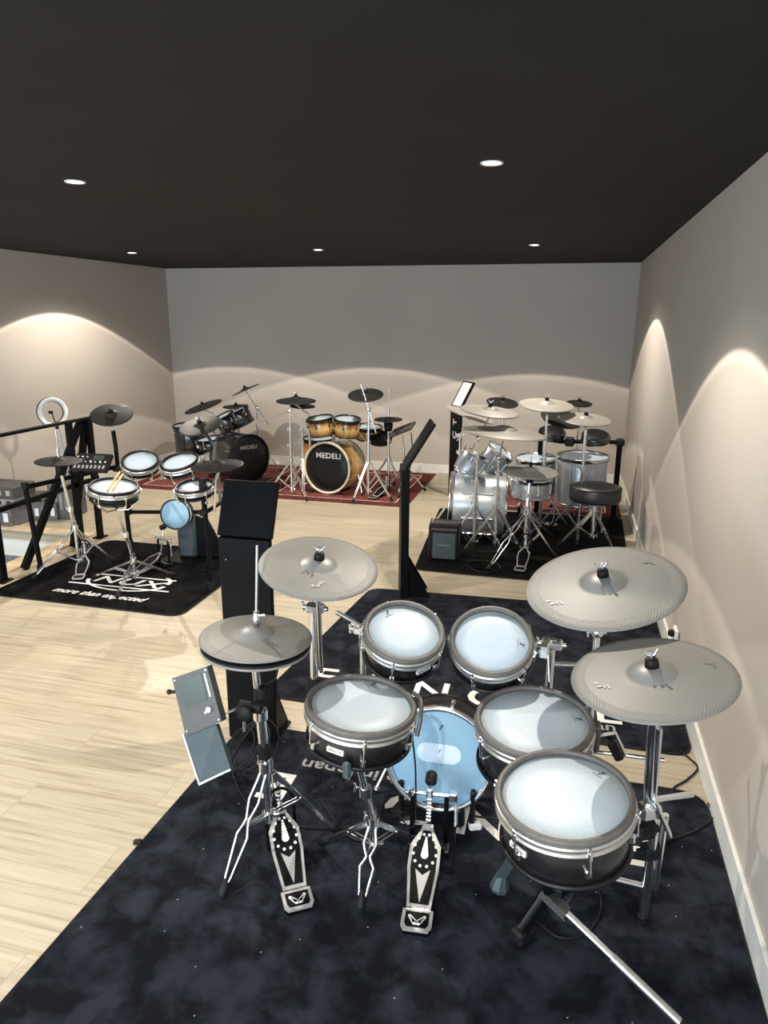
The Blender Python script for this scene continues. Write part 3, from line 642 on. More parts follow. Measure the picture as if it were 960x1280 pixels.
# sound module on a clamp
t = thing('sound_module', 'grey metal sound module with square screen clamped beside the hi-hat', 'drum module', (-1.1, 1.86, .66))
A_, B_, C_, D_ = (aty(215, 848, 1.88), aty(258.5, 833, 1.88), aty(277, 902, 1.83), aty(232, 920, 1.83))
def slab(A, B, Cc, D, th):
    n = (B-A).cross(D-A).normalized()
    if n.y > 0: n = -n
    P = [A, B, Cc, D]; Q = [p-n*th for p in P]; g = MB(); g.add(P+Q, [(3, 2, 1, 0), (4, 5, 6, 7), (0, 1, 5, 4), (1, 2, 6, 5), (2, 3, 7, 6), (3, 0, 4, 7)]); return g, n
g, n = slab(A_, B_, C_, D_, .03); g.obj('display_panel', 'module', t, True)
def bil(A, B, Cc, D, u, v): return (A*(1-u)+B*u)*(1-v)+(D*(1-u)+Cc*u)*v
def patch(nm, m, u0, v0, u1, v1, off, quad, n, parent=None, th=.002):
    P = [bil(*quad, u, v)+n*off for u, v in ((u0, v0), (u1, v0), (u1, v1), (u0, v1))]; g, _ = slab(*P, th); return g.obj(nm, m, parent or t, True)
Q_ = (A_, B_, C_, D_)
patch('screen', 'screen', .2, .1, .80, .56, .0015, Q_, n); patch('light_strip', 'logo', .87, .1, .91, .52, .0015, Q_, n)
kn = bil(*Q_, .8, .72); MB().disc(kn+n*.012, n, .009, .012, 18).obj('volume_knob', 'chrome', t, True)
MB().disc(bil(*Q_, .68, .75)+n*.006, n, .004, .006, 10).obj('button', 'white', t, True)
for u, v in ((.06, .05), (.94, .95), (.06, .93), (.94, .05)): MB().disc(bil(*Q_, u, v)+n*.001, n, .003, .002, 8).obj('screw', 'chrome', t, True)
A2, B2, C2, D2 = (aty(228, 918, 1.84), aty(270, 905, 1.84), aty(289, 963, 1.76), aty(249, 982, 1.76))
g, n2 = slab(A2, B2, C2, D2, .018); g.obj('lower_panel', 'slate', t, True)
patch('panel_edge', 'chrome_dull', 0, 0, .05, 1, .002, (A2, B2, C2, D2), n2); patch('panel_edge', 'chrome_dull', 0, .96, 1, 1.0, .002, (A2, B2, C2, D2), n2)
k_ = Vector((hbx-.01, hby-.05, .66)); a_ = bil(*Q_, .9, .9)-n*.03
MB().tube([a_, a_*.3+k_*.7+Vector((0, 0, .01)), k_], .005, 8).obj('support_arm', 'chrome', t, True)
MB().tube([k_+Vector((-.045, -.01, 0)), k_+Vector((.03, -.01, 0))], .02, 8).lathe([(.0005, 0), (.026, 0), (.03, .008), (.026, .018), (.0005, .018)], k_+Vector((-.01, -.045, 0)), (0, -1, .1), 8).obj('clamp_knob', 'rubber', t, True)
MB().tube([k_+Vector((-.03, -.02, .01)), k_+Vector((-.03, -.02, -.09))], .005, 8).obj('clamp_rod', 'chrome_dull', t, True)
e_ = bil(*Q_, -.04, .25)-n*.02; MB().tube([e_, e_-Vector((.03, 0, .005))], .006, 8).ball(e_-Vector((.032, 0, .005)), .009).obj('side_knob', 'rubber', t, True)
e_ = bil(*Q_, -.02, 1.08)-n*.02; MB().box(e_, (.02, .02, .035), None, .004).obj('hinge_block', 'slate', t, True)
# crash left, ride and crash right
CL, CLn = Vector((-.79, 2.179, 1.083)), Vector((.147, -.187, .971))
cymbal('crash_cymbal', 'grey crash cymbal above the snare at the left of the front kit', CL, CLn, .205, m='cym205', logo=[(-1.25, .60, .028, 'cymlogo')])
def bt(c, s, k): return Vector((0, 0, EYE))+(Vector(c)-Vector((0, 0, EYE)))*k
R1, R1n = bt((.142, 2.087, 1.142), 0, 1.087), Vector((-.168, -.213, .963))
cymbal('ride_cymbal', 'large grey cymbal furthest back at the right of the front kit', R1, R1n, .25, m='cym250', logo=[(-2.55, .72, .032, 'cymlogo'), (.65, .72, .02, 'cym_bell')])
R2, R2n = bt((.292, 1.989, .913), 0, .935), Vector((-.163, -.079, .983))
cymbal('crash_cymbal', 'grey cymbal nearest the right wall on the front kit', R2, R2n, .215, m='cym215', logo=[(-2.75, .66, .028, 'cymlogo'), (.3, .72, .02, 'cym_bell')])
# drums
SN, SNn = Vector((-.552, 1.885, .761)), Vector((.078, -.01, .997))
SN = bt(SN, 0, 1.02)
drum('snare_drum', 'black snare drum with white head between hi-hat and bass drum', SN, SNn, .175, .125, lugs=6, badge=True, badge_ang=-PI/2-.18, lug_off=.35, mark=.80, markrot=0)
MB().tube(spline([SN+Vector((.145, .10, .0)), SN+Vector((.18, .05, .008)), SN+Vector((.192, -.01, -.02)), SN+Vector((.186, -.03, -.07))]), .007, 8).obj('throw_off', 'module', bpy.data.objects['snare_drum'], True)
T1, T1n = Vector((-.491, 2.204, .871)), Vector((.183, -.362, .914))
drum('rack_tom', 'small black rack tom, left of the pair behind the snare', T1, T1n, .142, .12, lugs=5, badge=True, badge_ang=-.75, lug_off=.3, mark=.72, markrot=.85, inner=.018)
T2, T2n = Vector((-.198, 2.275, .838)), Vector((.044, -.51, .859))
drum('rack_tom', 'small black rack tom, right of the pair behind the bass drum', T2, T2n, .145, .12, lugs=5, lug_off=.0, mark=.72, markrot=-1.5, inner=.018)
F1, F1n = bt((-.032, 1.998, .72), 0, 1.03), Vector((-.014, -.096, .995))
drum('floor_tom', 'black tom with white head at the middle right of the front kit', F1, F1n, .185, .16, lugs=6, lug_off=.1, mark=.78, markrot=-1.25)
F2, F2n = bt((.063, 1.691, .697), 0, 1.0), Vector((-.077, -.087, .993))
drum('floor_tom', 'largest black tom nearest the camera at the right', F2, F2n, .18, .15, lugs=6, badge=True, badge_ang=-PI/2-.75, lug_off=.35, mark=.78, markrot=-.75)
# bass drum
KC, KN = Vector((-.385, 2.36, .275)), Vector((.05, -.985, .16))
kd = drum('bass_drum', 'black bass drum with pale blue head in the centre of the front kit', KC, KN, .205, .17, shell='black', head='head_blue', hoop='chrome', rim='black_gloss', lugs=8, inner=.016, lug_off=.2, mark=None, rod=True, rubber=False)
hd = [o for o in kd.children if o.name.startswith('drum_head')][0]
MB().prism([(x, y+.02) for x, y in rrect(-.085, -.038, .085, .038, .037, 8)], (0, 0, -.0095), Matrix.Identity(3), .001).obj('reinforcement_patch', 'head_patch', hd)
note_mark((0, .03, -.009), Matrix.Identity(3), .012, 'printed_mark', 'ink', hd); note_mark((0, .125, -.0095), Matrix.Identity(3), .018, 'printed_mark', 'ink', hd)
MB().lathe([(.195, .006), (.203, .008), (.209, .004), (.209, -.012), (.204, -.014)], seg=60, loop=True).obj('hoop_edge', 'chrome_dull', kd)
g = MB()
for s_ in (-1, 1):
    R_ = WM[kd.name].to_3x3(); g.tube([KC+R_ @ Vector((s_*.19, -.05, -.2)), Vector((KC.x+s_*.27, KC.y+.10, .03))], .008, 10).ball((KC.x+s_*.27, KC.y+.10, .022), .014)
g.obj('spur', 'chrome', kd, True)
MB().box((KC.x, KC.y-.01, .05), (.22, .05, .09), None, .012).box((KC.x+.14, KC.y-.01, .09), (.02, .03, .16), None, .005).box((KC.x-.14, KC.y-.01, .09), (.02, .03, .16), None, .005).obj('riser', 'black', kd, True)
pedal('kick_pedal', 'black and grey bass drum pedal with beater at the centre', (-.352, 1.80), math.radians(95), L=.33, rise=.1, beater=(.0, .46, .265), W=.1, post=.235)
# front kit stands
stand('chrome snare stand with cradle arms under the front snare', (-.553, 2.03), .22, SN-SNn*.21, [(-.545, 1.845), (-.77, 2.10), (-.42, 2.20)], .3, joints=(.5,), wire=(0,), name='snare_stand', cat='snare stand', low=.12, r=.012)
sb = bpy.data.objects['snare_stand']; bs = SN-SNn*.20
for a in (-PI/2+.1, PI/2-.5, PI+.4-.6):
    d = Vector((math.cos(a), math.sin(a), 0)); e = SN-SNn*.145+d*.168
    MB().tube([bs, bs+d*.07, e-Vector((0, 0, .02)), e+d*.012+Vector((0, 0, .03))], .0055, 8).obj('basket_arm', 'chrome', sb, True)
    MB().box(e+d*.014+Vector((0, 0, .022)), (.026, .018, .06), Matrix.Rotation(a, 3, 'Z') @ Matrix.Rotation(PI/2, 3, 'Z'), .008).obj('rubber_grip', 'slate', sb, True)
MB().box(bs-Vector((0, 0, .03)), (.06, .035, .035), None, .006).tube([bs-Vector((.06, 0, .03)), bs+Vector((.06, 0, -.03))], .009, 10).obj('basket_block', 'chrome', sb, True)
# rack for toms and left crash
t = thing('drum_rack', 'chrome tube rack holding the rack toms and the crash cymbal', 'drum rack', (-.83, 2.42, 0))
pl_ = aty(392, 800, 2.42); PL = Vector((pl_.x, 2.42, 0)); PT = Vector((-.695, 2.40, 0)); PR = Vector((.005, 2.42, 0))
MB().tube([PL+Vector((0, 0, .47)), PL+Vector((0, 0, .83))], .016, 14).obj('post', 'chrome', t, True)
MB().tube([PT+Vector((0, 0, .28)), PT+Vector((0, 0, .765))], .013, 14).obj('post', 'chrome', t, True)
MB().tube([PR, PR+Vector((0, 0, .80))], .014, 14).obj('post', 'chrome', t, True)
MB().tube([PL+Vector((0, 0, .50)), PL+Vector((.10, .20, .34)), PR+Vector((-.05, .20, .34)), PR+Vector((0, 0, .34))], .014, 14).obj('crossbar', 'chrome', t, True)
MB().tube([PR+Vector((0, .0, .70)), PR+Vector((.24, 0.05, .70))], .010, 12).obj('crossbar', 'chrome', t, True)
MB().tube([PL+Vector((.03, 0, .55)), CL-CLn*.06], .0085, 12).tube([CL-CLn*.07, CL-CLn*.01], .005, 8).ball(CL-CLn*.06, .013).obj('cymbal_rod', 'chrome', t, True)
for p in (PL+Vector((.01, 0, .82)), PR+Vector((0, 0, .78)), PT+Vector((0, 0, .76))):
    g = MB().box(p, (.075, .04, .035), None, .007).tube([p+Vector((-.05, 0, 0)), p+Vector((.05, 0, 0))], .010, 10); o = g.obj('clamp', 'chrome', t, True)
    MB().tube([p+Vector((-.05, 0, -.018)), p+Vector((-.052, 0, .02))], .006, 8).obj('wing_bolt', 'chrome', o, True)
MB().box(PL+Vector((0, 0, .49)), (.06, .045, .06), None, .01).obj('post_clamp', 'rubber', t, True)
for p in (PR,): MB().lathe([(.0005, .05), (.018, .05), (.024, .02), (.024, 0), (.0005, 0)], p, seg=16).obj('rubber_foot', 'rubber', t, True)
tp = PT+Vector((0, 0, .77)); e1 = T1+frame(T1n) @ Vector((-.14, .0, -.04))
MB().tube([tp, e1-Vector((.03, 0, 0)), e1], .007, 8).tube([tp, tp+Vector((-.10, -.02, .06))], .009, 8).obj('tom_arm', 'chrome', t, True)
MB().box(e1, (.02, .05, .04), frame(T1n), .004).tube([e1+Vector((-.02, .02, -.02)), e1+Vector((-.055, .03, .0))], .005, 6).obj('tom_bracket', 'chrome', t, True)
tp = PR+Vector((0, 0, .79)); e2 = T2+frame(T2n) @ Vector((.145, 0, -.04))
MB().tube([tp, e2+Vector((.02, 0, 0)), e2], .007, 8).obj('tom_arm', 'chrome', t, True)
MB().box(e2, (.018, .06, .04), frame(T2n), .004).box(e2+Vector((.035, 0, .01)), (.03, .03, .05), None, .005).tube([e2+Vector((.05, -.01, .0)), e2+Vector((.06, -.03, -.09))], .003, 6).obj('tom_bracket', 'chrome', t, True)
# ride stand
b_ = Vector((R1.x+.0, R1.y+.12, 0))
stand('chrome tripod stand under the large rear cymbal of the front kit', (b_.x, b_.y), .38, (b_.x, b_.y, .86), [.6, 2.5, 4.4], .30, tip=(R1, R1n), joints=(.5,), boom=R1-R1n*.09, boomback=.02)
for p_ in ((-.03, .86),): pass
# right crash stand and floor tom support
f_ = Vector((.355, 2.05, .0)); j_ = Vector((.318, 1.985, .47)); k2 = R2-R2n*.10
t = thing('cymbal_stand', 'chrome post stand with angled tube under the cymbal by the right wall', 'cymbal stand', f_)
MB().tube([f_+Vector((0, 0, .02)), f_+Vector((0, -.01, .40))], .015, 14).obj('lower_tube', 'chrome', t, True)
MB().tube([f_+Vector((.028, .01, .13)), f_+Vector((.03, 0, .42))], .010, 12).obj('side_tube', 'chrome', t, True)
MB().tube([f_+Vector((0, -.01, .36)), j_+Vector((-.0, 0, .06)), k2], .016, 14).obj('angled_tube', 'chrome', t, True)
MB().tube([j_+Vector((.02, .02, 0)), k2+Vector((.018, .005, -.06))], .009, 12).obj('side_tube', 'chrome', t, True)
MB().tube([f_, f_+Vector((0, 0, .03))], .018, 12).obj('rubber_foot', 'rubber', t, True)
for p, m_ in ((j_, 'chrome'), (j_+Vector((.0, 0, -.07)), 'rubber'), (f_+Vector((0, 0, .28)), 'rubber')):
    MB().box(p, (.06, .05, .05), Matrix.Rotation(.5, 3, 'Z'), .01).tube([p+Vector((-.04, -.02, 0)), p+Vector((.04, .02, 0))], .013, 10).obj('clamp', m_, t, True)
MB().box(j_+Vector((.045, -.01, -.01)), (.012, .03, .13), Matrix.Rotation(-.45, 3, 'Y'), .004).obj('clamp_lever', 'chrome', t, True)
MB().tube([j_+Vector((.0, .02, .02)), j_+Vector((.14, .09, .02))], .010, 10).obj('cross_rod', 'chrome', t, True)
MB().tube([j_+Vector((-.20, .18, .06)), j_+Vector((.06, .16, .08))], .007, 10).obj('cross_rod', 'chrome', t, True)
MB().tube([f_+Vector((-.16, -.02, .17)), f_+Vector((.0, 0, .14))], .011, 8).obj('cross_rod', 'chrome', t, True)
MB().box(k2, (.055, .04, .03), Matrix.Rotation(.3, 3, 'Z'), .006).box(k2+Vector((.035, -.01, -.012)), (.05, .045, .008), None, .002).tube([k2, R2-R2n*.005], .006, 8).ball(k2+R2n*.03, .014).obj('tilter', 'chrome', t, True)
# floor tom support: three legs meeting below the front tom
hb2 = Vector((.07, 1.80, .30))
t = thing('tom_stand', 'low stand with black feet and one long chrome leg under the nearest tom', 'tom stand', (.07, 1.8, 0))
MB().tube([hb2, F2-F2n*.16], .017, 14).obj('centre_tube', 'chrome_dull', t, True)
la = at(640, 1180, .012); MB().bar(at(700, 1092, .24), la+Vector((.01, .02, 0)), .045, .022, (1, .3, 0)).obj('leg', 'black_matt', t, True)
MB().bar(at(700, 1092, .25), la+Vector((.01, .02, .012)), .004, .026, (1, .3, 0)).obj('leg_edge', 'chrome_dull', t, True)
MB().box(la+Vector((.03, .03, .02)), (.07, .05, .05), Matrix.Rotation(.8, 3, 'Z'), .01).obj('rubber_foot', 'rubber', t, True)
lb = at(624, 1108, .02); MB().bar(at(652, 1055, .26), lb+Vector((0, 0, .03)), .03, .014, (0, 1, .3)).obj('leg', 'slate', t, True)
MB().lathe([(.0005, 0), (.032, 0), (.034, .012), (.016, .07), (.0005, .07)], lb-Vector((0, 0, .012)), (.12, .1, 1), 8, sm=False).obj('rubber_foot', 'slate', t, True)
a_, b2 = at(693, 1127, .22), at(862, 1290, .03)
MB().tube([a_, a_+(b2-a_)*.93], .0115, 14).obj('leg', 'chrome', t, True); MB().tube([a_+(b2-a_)*.45, a_+(b2-a_)*.93], .0135, 14).obj('outer_leg_tube', 'chrome_dull', t, True)
MB().tube([a_+(b2-a_)*.93, b2], .0145, 12).obj('rubber_foot', 'rubber', t, True)
MB().bar(a_-(b2-a_)*.10, a_+(b2-a_)*.10, .034, .028).obj('leg_bracket', 'module', t, True)
MB().tube([a_-(b2-a_)*.08, hb2], .014, 10).obj('leg_joint', 'black_matt', t, True)
MB().bar(hb2+Vector((0, 0, -.02)), at(740, 1085, .2), .03, .03).bar(hb2+Vector((-.02, 0, .0)), at(652, 1050, .27), .03, .03).bar(hb2, at(700, 1092, .25), .03, .03).obj('hub', 'black_matt', t, True)
# tom brackets on the two floor toms
t = thing('tom_clamp', 'chrome clamp arm joining the middle right tom to the stand by the wall', 'clamp', (.2, 2.1, .62))
p = F1+Vector((.19, .03, -.05)); q = j_+Vector((-.06, .16, .08))
MB().box(p, (.03, .05, .09), None, .005).obj('bracket', 'module', t, True)
MB().tube([p, p+Vector((.06, .02, .01)), q], .007, 8).obj('arm', 'chrome', t, True)
MB().box(q+Vector((-.03, .0, .01)), (.03, .03, .07), Matrix.Rotation(-.5, 3, 'Y'), .006).ball(q+Vector((-.05, 0, .06)), .014).obj('ratchet', 'black', t, True)
# power strip and cables of the front kit
pa_, pb_ = at(478, 1022, .02), at(548, 1010, .02)
t = thing('power_strip', 'flat black power strip on the floor left of the bass drum', 'power strip', (pa_+pb_)/2)
MB().bar(pa_, pb_, .055, .035).obj('housing', 'black_gloss', t, True)
for k in range(4): MB().lathe([(.012, 0), (.017, 0), (.017, .004), (.012, .002)], pa_+(pb_-pa_)*(.14+.24*k)+Vector((0, 0, .0165)), seg=18, loop=True).obj('socket', 'rubber', t, True)
cab = [at(323, 900, .5), at(300, 930, .25), at(290, 960, .03), at(310, 1005, .015), at(360, 1030, .015), at(420, 1035, .015), at(470, 1030, .02)]
cable('black cable looping from the hi-hat stand across the mat', cab)
for k in range(5):
    c = at(302, 965, .0)+Vector((.015*k, .01*k, .0)); R_ = frame((random.uniform(-.5, .1), -.6, .7)); pts = [c+R_ @ Vector(((.07+.008*k)*math.cos(a), (.09+.006*k)*math.sin(a), 0))+Vector((0, 0, .12)) for a in [2*PI*i/24 for i in range(24)]]
    if k == 0: coil = MB()
    coil.tube(pts, .003, 6, closed=True)
solo(coil, 'cable_coil', 'rubber', 'coil of thin black cables hanging at the foot of the tall totem', 'cable', at(302, 965, 0))
for lb, pts in (('thin black cable from the snare down to the power strip', [SN-SNn*.13+Vector((.17, .02, .03)), Vector((-.40, 2.0, .45)), Vector((-.43, 2.12, .15)), pa_+Vector((.05, 0, .04))]),
                ('black cable lying between snare stand and bass drum', [at(400, 1000, .012), at(440, 1048, .012), at(500, 1045, .012), at(540, 1030, .012), at(560, 1000, .012)]),
                ('black cable loop on the mat under the nearest tom', [at(668, 1150, .012), at(700, 1172, .012), at(735, 1165, .012), at(752, 1130, .012), at(735, 1095, .012), at(700, 1085, .012)]),
                ('black cable running from the bass drum towards the nearest tom', [at(592, 1020, .03), at(630, 1026, .02), at(672, 1045, .012), at(700, 1080, .012)]),
                ('pale grey cable under the nearest tom', [at(722, 1060, .3), at(718, 1110, .1), at(705, 1130, .012), at(680, 1120, .012)]),
                ('black cable lying on the front mat beside the wall', [at(818, 1050, .05), at(840, 1049, .013), at(870, 1038, .013), at(893, 1020, .013), at(885, 1004, .013)]),
                ('black cable crossing the bare floor between the two mats at right', [at(838, 1000, .012), at(842, 985, .006), at(858, 975, .006), at(872, 960, .006), at(862, 948, .006), at(850, 938, .012)]),
                ('thin cable drooping from the lower hi-hat cymbal', [HH+Vector((.10, -.05, -.05)), HH+Vector((.08, -.04, -.12)), HH+Vector((.03, 0, -.17)), Vector((hbx+.02, hby-.02, .68))]),
                ('thin cable hanging beside the left crash rod', [CL+Vector((-.03, 0, -.01)), CL+Vector((-.045, .05, -.12)), PL+Vector((.0, 0, .84))])):
    cable(lb, pts, .003 if 'thin' in lb or 'pale' in lb else .0042, 'chrome_dull' if 'pale' in lb else 'rubber')
solo(MB().box(at(594, 1032, .02), (.05, .03, .03), Matrix.Rotation(.4, 3, 'Z'), .006), 'paper_tag', 'paper', 'small white paper tag on the cable right of the bass drum', 'tag', at(594, 1032, 0))
op = Vector((XR-.012, 3.92, .22)); t = thing('wall_outlet', 'white wall outlet with black plug above the right skirting', 'outlet', op)
MB().box((-.004, 0, 0), (.022, .09, .09), None, .006).obj('cover_plate', 'white', t); MB().box((-.03, -.02, .02), (.035, .035, .035), None, .008).obj('plug', 'rubber', t)
solo(MB().box(at(172, 1052, .008), (.03, .022, .014), Matrix.Rotation(.4, 3, 'Z'), .004), 'rubber_stopper', 'rubber', 'tiny black rubber piece on the wood floor at the edge of the front mat', 'stopper', at(172, 1052, 0))
# ---------------------------------------------------------------- left kit: white mesh pads on a black rack
NX = 'practice pads of the left kit'
def pad(name, label, c, n, R, dp=.07, **k):
    t = drum(name, label, c, n, R, dp, shell='black', rim='black', hoop='chrome_dull', lugs=6, inner=.018, **k)
    h = [o for o in t.children if o.name.startswith('drum_head')][0]
    MB().prism([(-.022, R*.76), (.022, R*.76), (.022, R*.80), (-.022, R*.80)], (0, 0, -.0098), Matrix.Identity(3), .0005).obj('printed_line', 'ink', h); return t
pad('tom_pad', 'white tom pad, left of the two upper pads on the left kit', (-3.012, 4.526, .898), (.179, -.383, .906), .135)
pad('tom_pad', 'white tom pad, right of the two upper pads on the left kit', (-2.572, 4.324, .955), (-.047, -.325, .945), .135)
pad('snare_pad', 'white snare pad with wooden sticks on the left kit', (-2.948, 4.099, .805), (.148, -.086, .985), .165, .09)
pad('floor_tom_pad', 'white lower pad behind the black upright tube on the left kit', (-2.507, 4.389, .772), (-.018, -.174, .985), .135)
cymbal('crash_cymbal', 'black cymbal high at the left above the drum module', (-3.505, 4.932, 1.165), (.185, -.39, .902), .165, m='dark_cym', bell='dark_cym', nut=False, logo=[(1.35, .8, .02, 'logo')])
cymbal('hi_hat_cymbal', 'flat black hi-hat cymbal in front of the railing', (-3.571, 4.351, .894), (.049, -.019, .999), .165, m='dark_cym', bell='dark_cym', nut=False, bow=.06, topper=False)
cymbal('ride_cymbal', 'flat black cymbal low at the right of the left kit', (-2.169, 4.107, .985), (-.044, -.069, .997), .17, m='dark_cym', bell='dark_cym', nut=False, topper=False, bow=.08)
cymbal('crash_cymbal', 'black cymbal tilted above the right end of the left kit', (-2.728, 4.927, 1.108), (-.05, -.331, .942), .17, m='dark_cym', bell='dark_cym', nut=True)
# kick pad tower
kc = at(219, 643, .40); kn = Vector((.16, -.97, .1)); 
t = thing('kick_pad', 'round pale blue kick pad on a grey tower in the left kit', 'drum', (kc.x, kc.y, 0))
Rk = frame(kn)
MB().lathe([(.0005, 0), (.112, 0), (.114, -.004)], kc, kn, 40).obj('drum_head', 'head_blue', t, True)
MB().lathe([(.112, .002), (.120, .004), (.125, 0), (.125, -.08), (.0005, -.08)], kc, kn, 40).obj('rim', 'black', t, True)
MB().lathe([(.125, -.006), (.128, -.008), (.128, -.02), (.125, -.022)], kc, kn, 40, loop=True).obj('hoop', 'chrome', t, True)
MB().box(kc-kn*.10+Vector((.02, 0, -.19)), (.13, .08, .38), Rk @ Matrix.Rotation(PI/2, 3, 'X'), .015) if False else None
MB().box(kc+Vector((.03, .12, -.20)), (.15, .09, .37), Matrix.Rotation(.17, 3, 'Z'), .02).obj('tower', 'slate', t, True)
MB().prism([(0, 0), (.30, 0), (.22, .04), (.10, .30), (0, .34)], kc+Vector((.10, .13, -kc.z+.02)), Matrix((Vector((.95, .3, 0)), Vector((0, 0, 1)), Vector((.3, -.95, 0)))).transposed(), .03).obj('side_fin', 'black_matt', t, True)
MB().box(kc+Vector((0, .10, -.39)), (.30, .3, .012), None, .004).obj('base_plate', 'black_matt', t, True)
pp_ = at(190, 708, .0)
kb = math.atan2(kc.y-pp_.y, kc.x-pp_.x)
pedal('kick_pedal', 'small grey kick pedal in front of the pale blue pad', (kc.x-.19, kc.y-.43), math.radians(68), L=.26, rise=.09, beater=(.0, .36, .32), W=.09, post=.22, fancy=False)
# hi-hat stand left kit
hx_, hy_ = -3.575, 4.45
t = stand('chrome hi-hat stand with footboard in front of the black railing', (hx_, hy_), .36, (-3.571, 4.36, .80), [at(42, 728, 0).to_2d().to_tuple(), at(144, 706, 0).to_2d().to_tuple(), (hx_-.1, hy_+.3)], .3, joints=(.35,), name='hi_hat_stand', cat='hi-hat stand', wire=(0,), r=.012)
MB().tube([(-3.571, 4.355, .78), (-3.571, 4.355, 1.12)], .004, 8).obj('pull_rod', 'chrome', t, True)
MB().lathe([(.0005, 0), (.03, 0), (.03, .06), (.02, .08), (.0005, .08)], (-3.571, 4.352, .79), seg=18).obj('controller_cup', 'rubber', t, True)
MB().tube([(-3.571, 4.352, .93), (-3.571, 4.352, .99)], .012, 10).obj('clutch', 'chrome', t, True)
pedal('hi_hat_pedal', 'silver hi-hat footboard on the mat before the railing', at(97, 728, 0).to_2d(), math.radians(115), L=.24, rise=.08, hat=True, W=.085, fancy=False)
stand('short chrome snare stand under the pad with sticks', (-2.985, 4.30), .2, (-2.96, 4.13, .64), [(-3.36, 4.32), (-2.80, 4.52), (-2.95, 4.02)], .3, joints=(.5,), name='snare_stand', cat='snare stand', r=.011)
sb = [o for o in bpy.data.objects if o.name.startswith('snare_stand')][-1]
for a in (.3, 2.4, 4.4):
    d = Vector((math.cos(a), math.sin(a), 0)); b0 = Vector((-2.955, 4.12, .63)); MB().tube([b0, b0+d*.08, b0+d*.15+Vector((0, 0, .06)), b0+d*.17+Vector((0, 0, .11))], .006, 8).obj('basket_arm', 'chrome', sb, True)
# drumsticks
for k, (a, b, lb) in enumerate(((at(134, 614, .83), at(150, 590, .92), 'wooden drumstick lying left of the other on the snare pad'), (at(140, 614, .83), at(153.5, 593, .92), 'wooden drumstick lying right of the other on the snare pad'))):
    L_ = (b-a).length; solo(MB().tube([a, a+(b-a)*.03, a+(b-a)*.08, a+(b-a)*.7, b], .008, 8), 'drumstick', 'wood_stick', lb, 'drumstick', a)
# rack of the left kit
t = thing('drum_rack', 'black tube rack with rubber feet carrying the left kit', 'drum rack', (-3.1, 4.7, 0))
F_ = {'a': (at(52, 716, 0), aty(31, 606, at(52, 716, 0).y)), 'b': (at(163, 682, 0), aty(154, 600, at(163, 682, 0).y)), 'c': (at(264, 738, 0), aty(253, 601, at(264, 738, 0).y))}
for k, (f, tp) in F_.items():
    tp = Vector((tp.x, tp.y, tp.z)); MB().tube([f+Vector((0, 0, .03)), tp], .019, 14).obj('post', 'black_matt', t, True)
    MB().tube([f, f+(tp-f)*.09], .026, 14).obj('rubber_foot', 'rubber', t, True); MB().tube([tp-Vector((0, 0, .025)), tp+Vector((0, 0, .015))], .026, 12).obj('end_cap', 'rubber', t, True)
ta, tb, tc_ = F_['a'][1], F_['b'][1], F_['c'][1]
cp_ = at(147, 583, .80); cpf = aty(147, 583, 4.95)
MB().tube([ta-Vector((0, 0, .02)), cpf], .018, 12).obj('crossbar', 'black_matt', t, True)
MB().tube([cpf-Vector((0, 0, .02)), cpf+Vector((0, 0, .15)), Vector((cpf.x-.01, cpf.y, 1.03))], .017, 12).obj('cymbal_post', 'black_matt', t, True)
MB().tube([Vector((cpf.x-.01, cpf.y, 1.02)), Vector((-3.505, 4.94, 1.15))], .008, 8).ball((cpf.x-.01, cpf.y, 1.05), .018).obj('cymbal_rod', 'chrome', t, True)
q1, q2, q3 = aty(163, 640, 5.15), aty(205, 640, 4.95), aty(243, 640, 4.5)
MB().tube([q1, q2], .016, 12).obj('crossbar', 'black_matt', t, True); MB().tube([q3, aty(258, 640, 4.37), aty(276, 628, 4.6)], .016, 12).obj('crossbar', 'black_matt', t, True)
MB().tube([aty(160, 600, 5.1), aty(175, 590, 4.75)], .011, 10).tube([aty(200, 598, 4.75), aty(212, 592, 4.5)], .011, 10).obj('tom_arm', 'chrome', t, True)
MB().tube([tb, q1], .017, 12).tube([cpf, tb], .017, 12).obj('crossbar', 'black_matt', t, True)
MB().tube([aty(268, 640, 4.4), aty(269, 600, 4.4), Vector((-2.17, 4.15, .97))], .010, 10).obj('cymbal_rod', 'chrome', t, True)
MB().tube([aty(276, 632, 4.8), aty(270, 560, 4.9), Vector((-2.72, 4.93, 1.09))], .013, 10).tube([aty(268, 585, 4.85), aty(270, 552, 4.9)], .022, 10).obj('cymbal_rod', 'module', t, True)
MB().tube([aty(244, 610, 4.42), aty(254, 622, 4.37)], .012, 10).obj('tom_arm', 'chrome', t, True)
for p in (aty(254, 641, 4.36), aty(161, 640, 5.15), aty(145, 586, 4.94), aty(254, 609, 4.36)): MB().box(p, (.055, .045, .045), None, .01).obj('clamp', 'rubber', t, True)
# module
mo = aty(114, 577, 4.75); Rm = Matrix.Rotation(.12, 3, 'Z') @ Matrix.Rotation(.75, 3, 'X')
t = thing('sound_module', 'black sound module with rows of knobs on the left kit rack', 'drum module', mo, Rm)
MB().box((0, 0, -.02), (.30, .17, .035), None, .006).obj('housing', 'black', t)
MB().box((.05, .04, .0), (.09, .045, .004), None, .001).obj('screen', 'screen', t)
for i in range(7): MB().lathe([(.0005, .014), (.007, .014), (.009, 0), (.0005, 0)], (-.12+.04*i, -.005, -.002), seg=12).obj('knob', 'white' if i % 2 else 'chrome', t)
for i in range(8): MB().box((-.12+.034*i, -.05, 0), (.018, .03, .006), None, .001).obj('button', 'logo_dim', t)
for i in range(3): MB().lathe([(.0005, .014), (.01, .014), (.012, 0), (.0005, 0)], (-.12+.04*i, .045, -.002), seg=12).obj('knob', 'chrome', t)
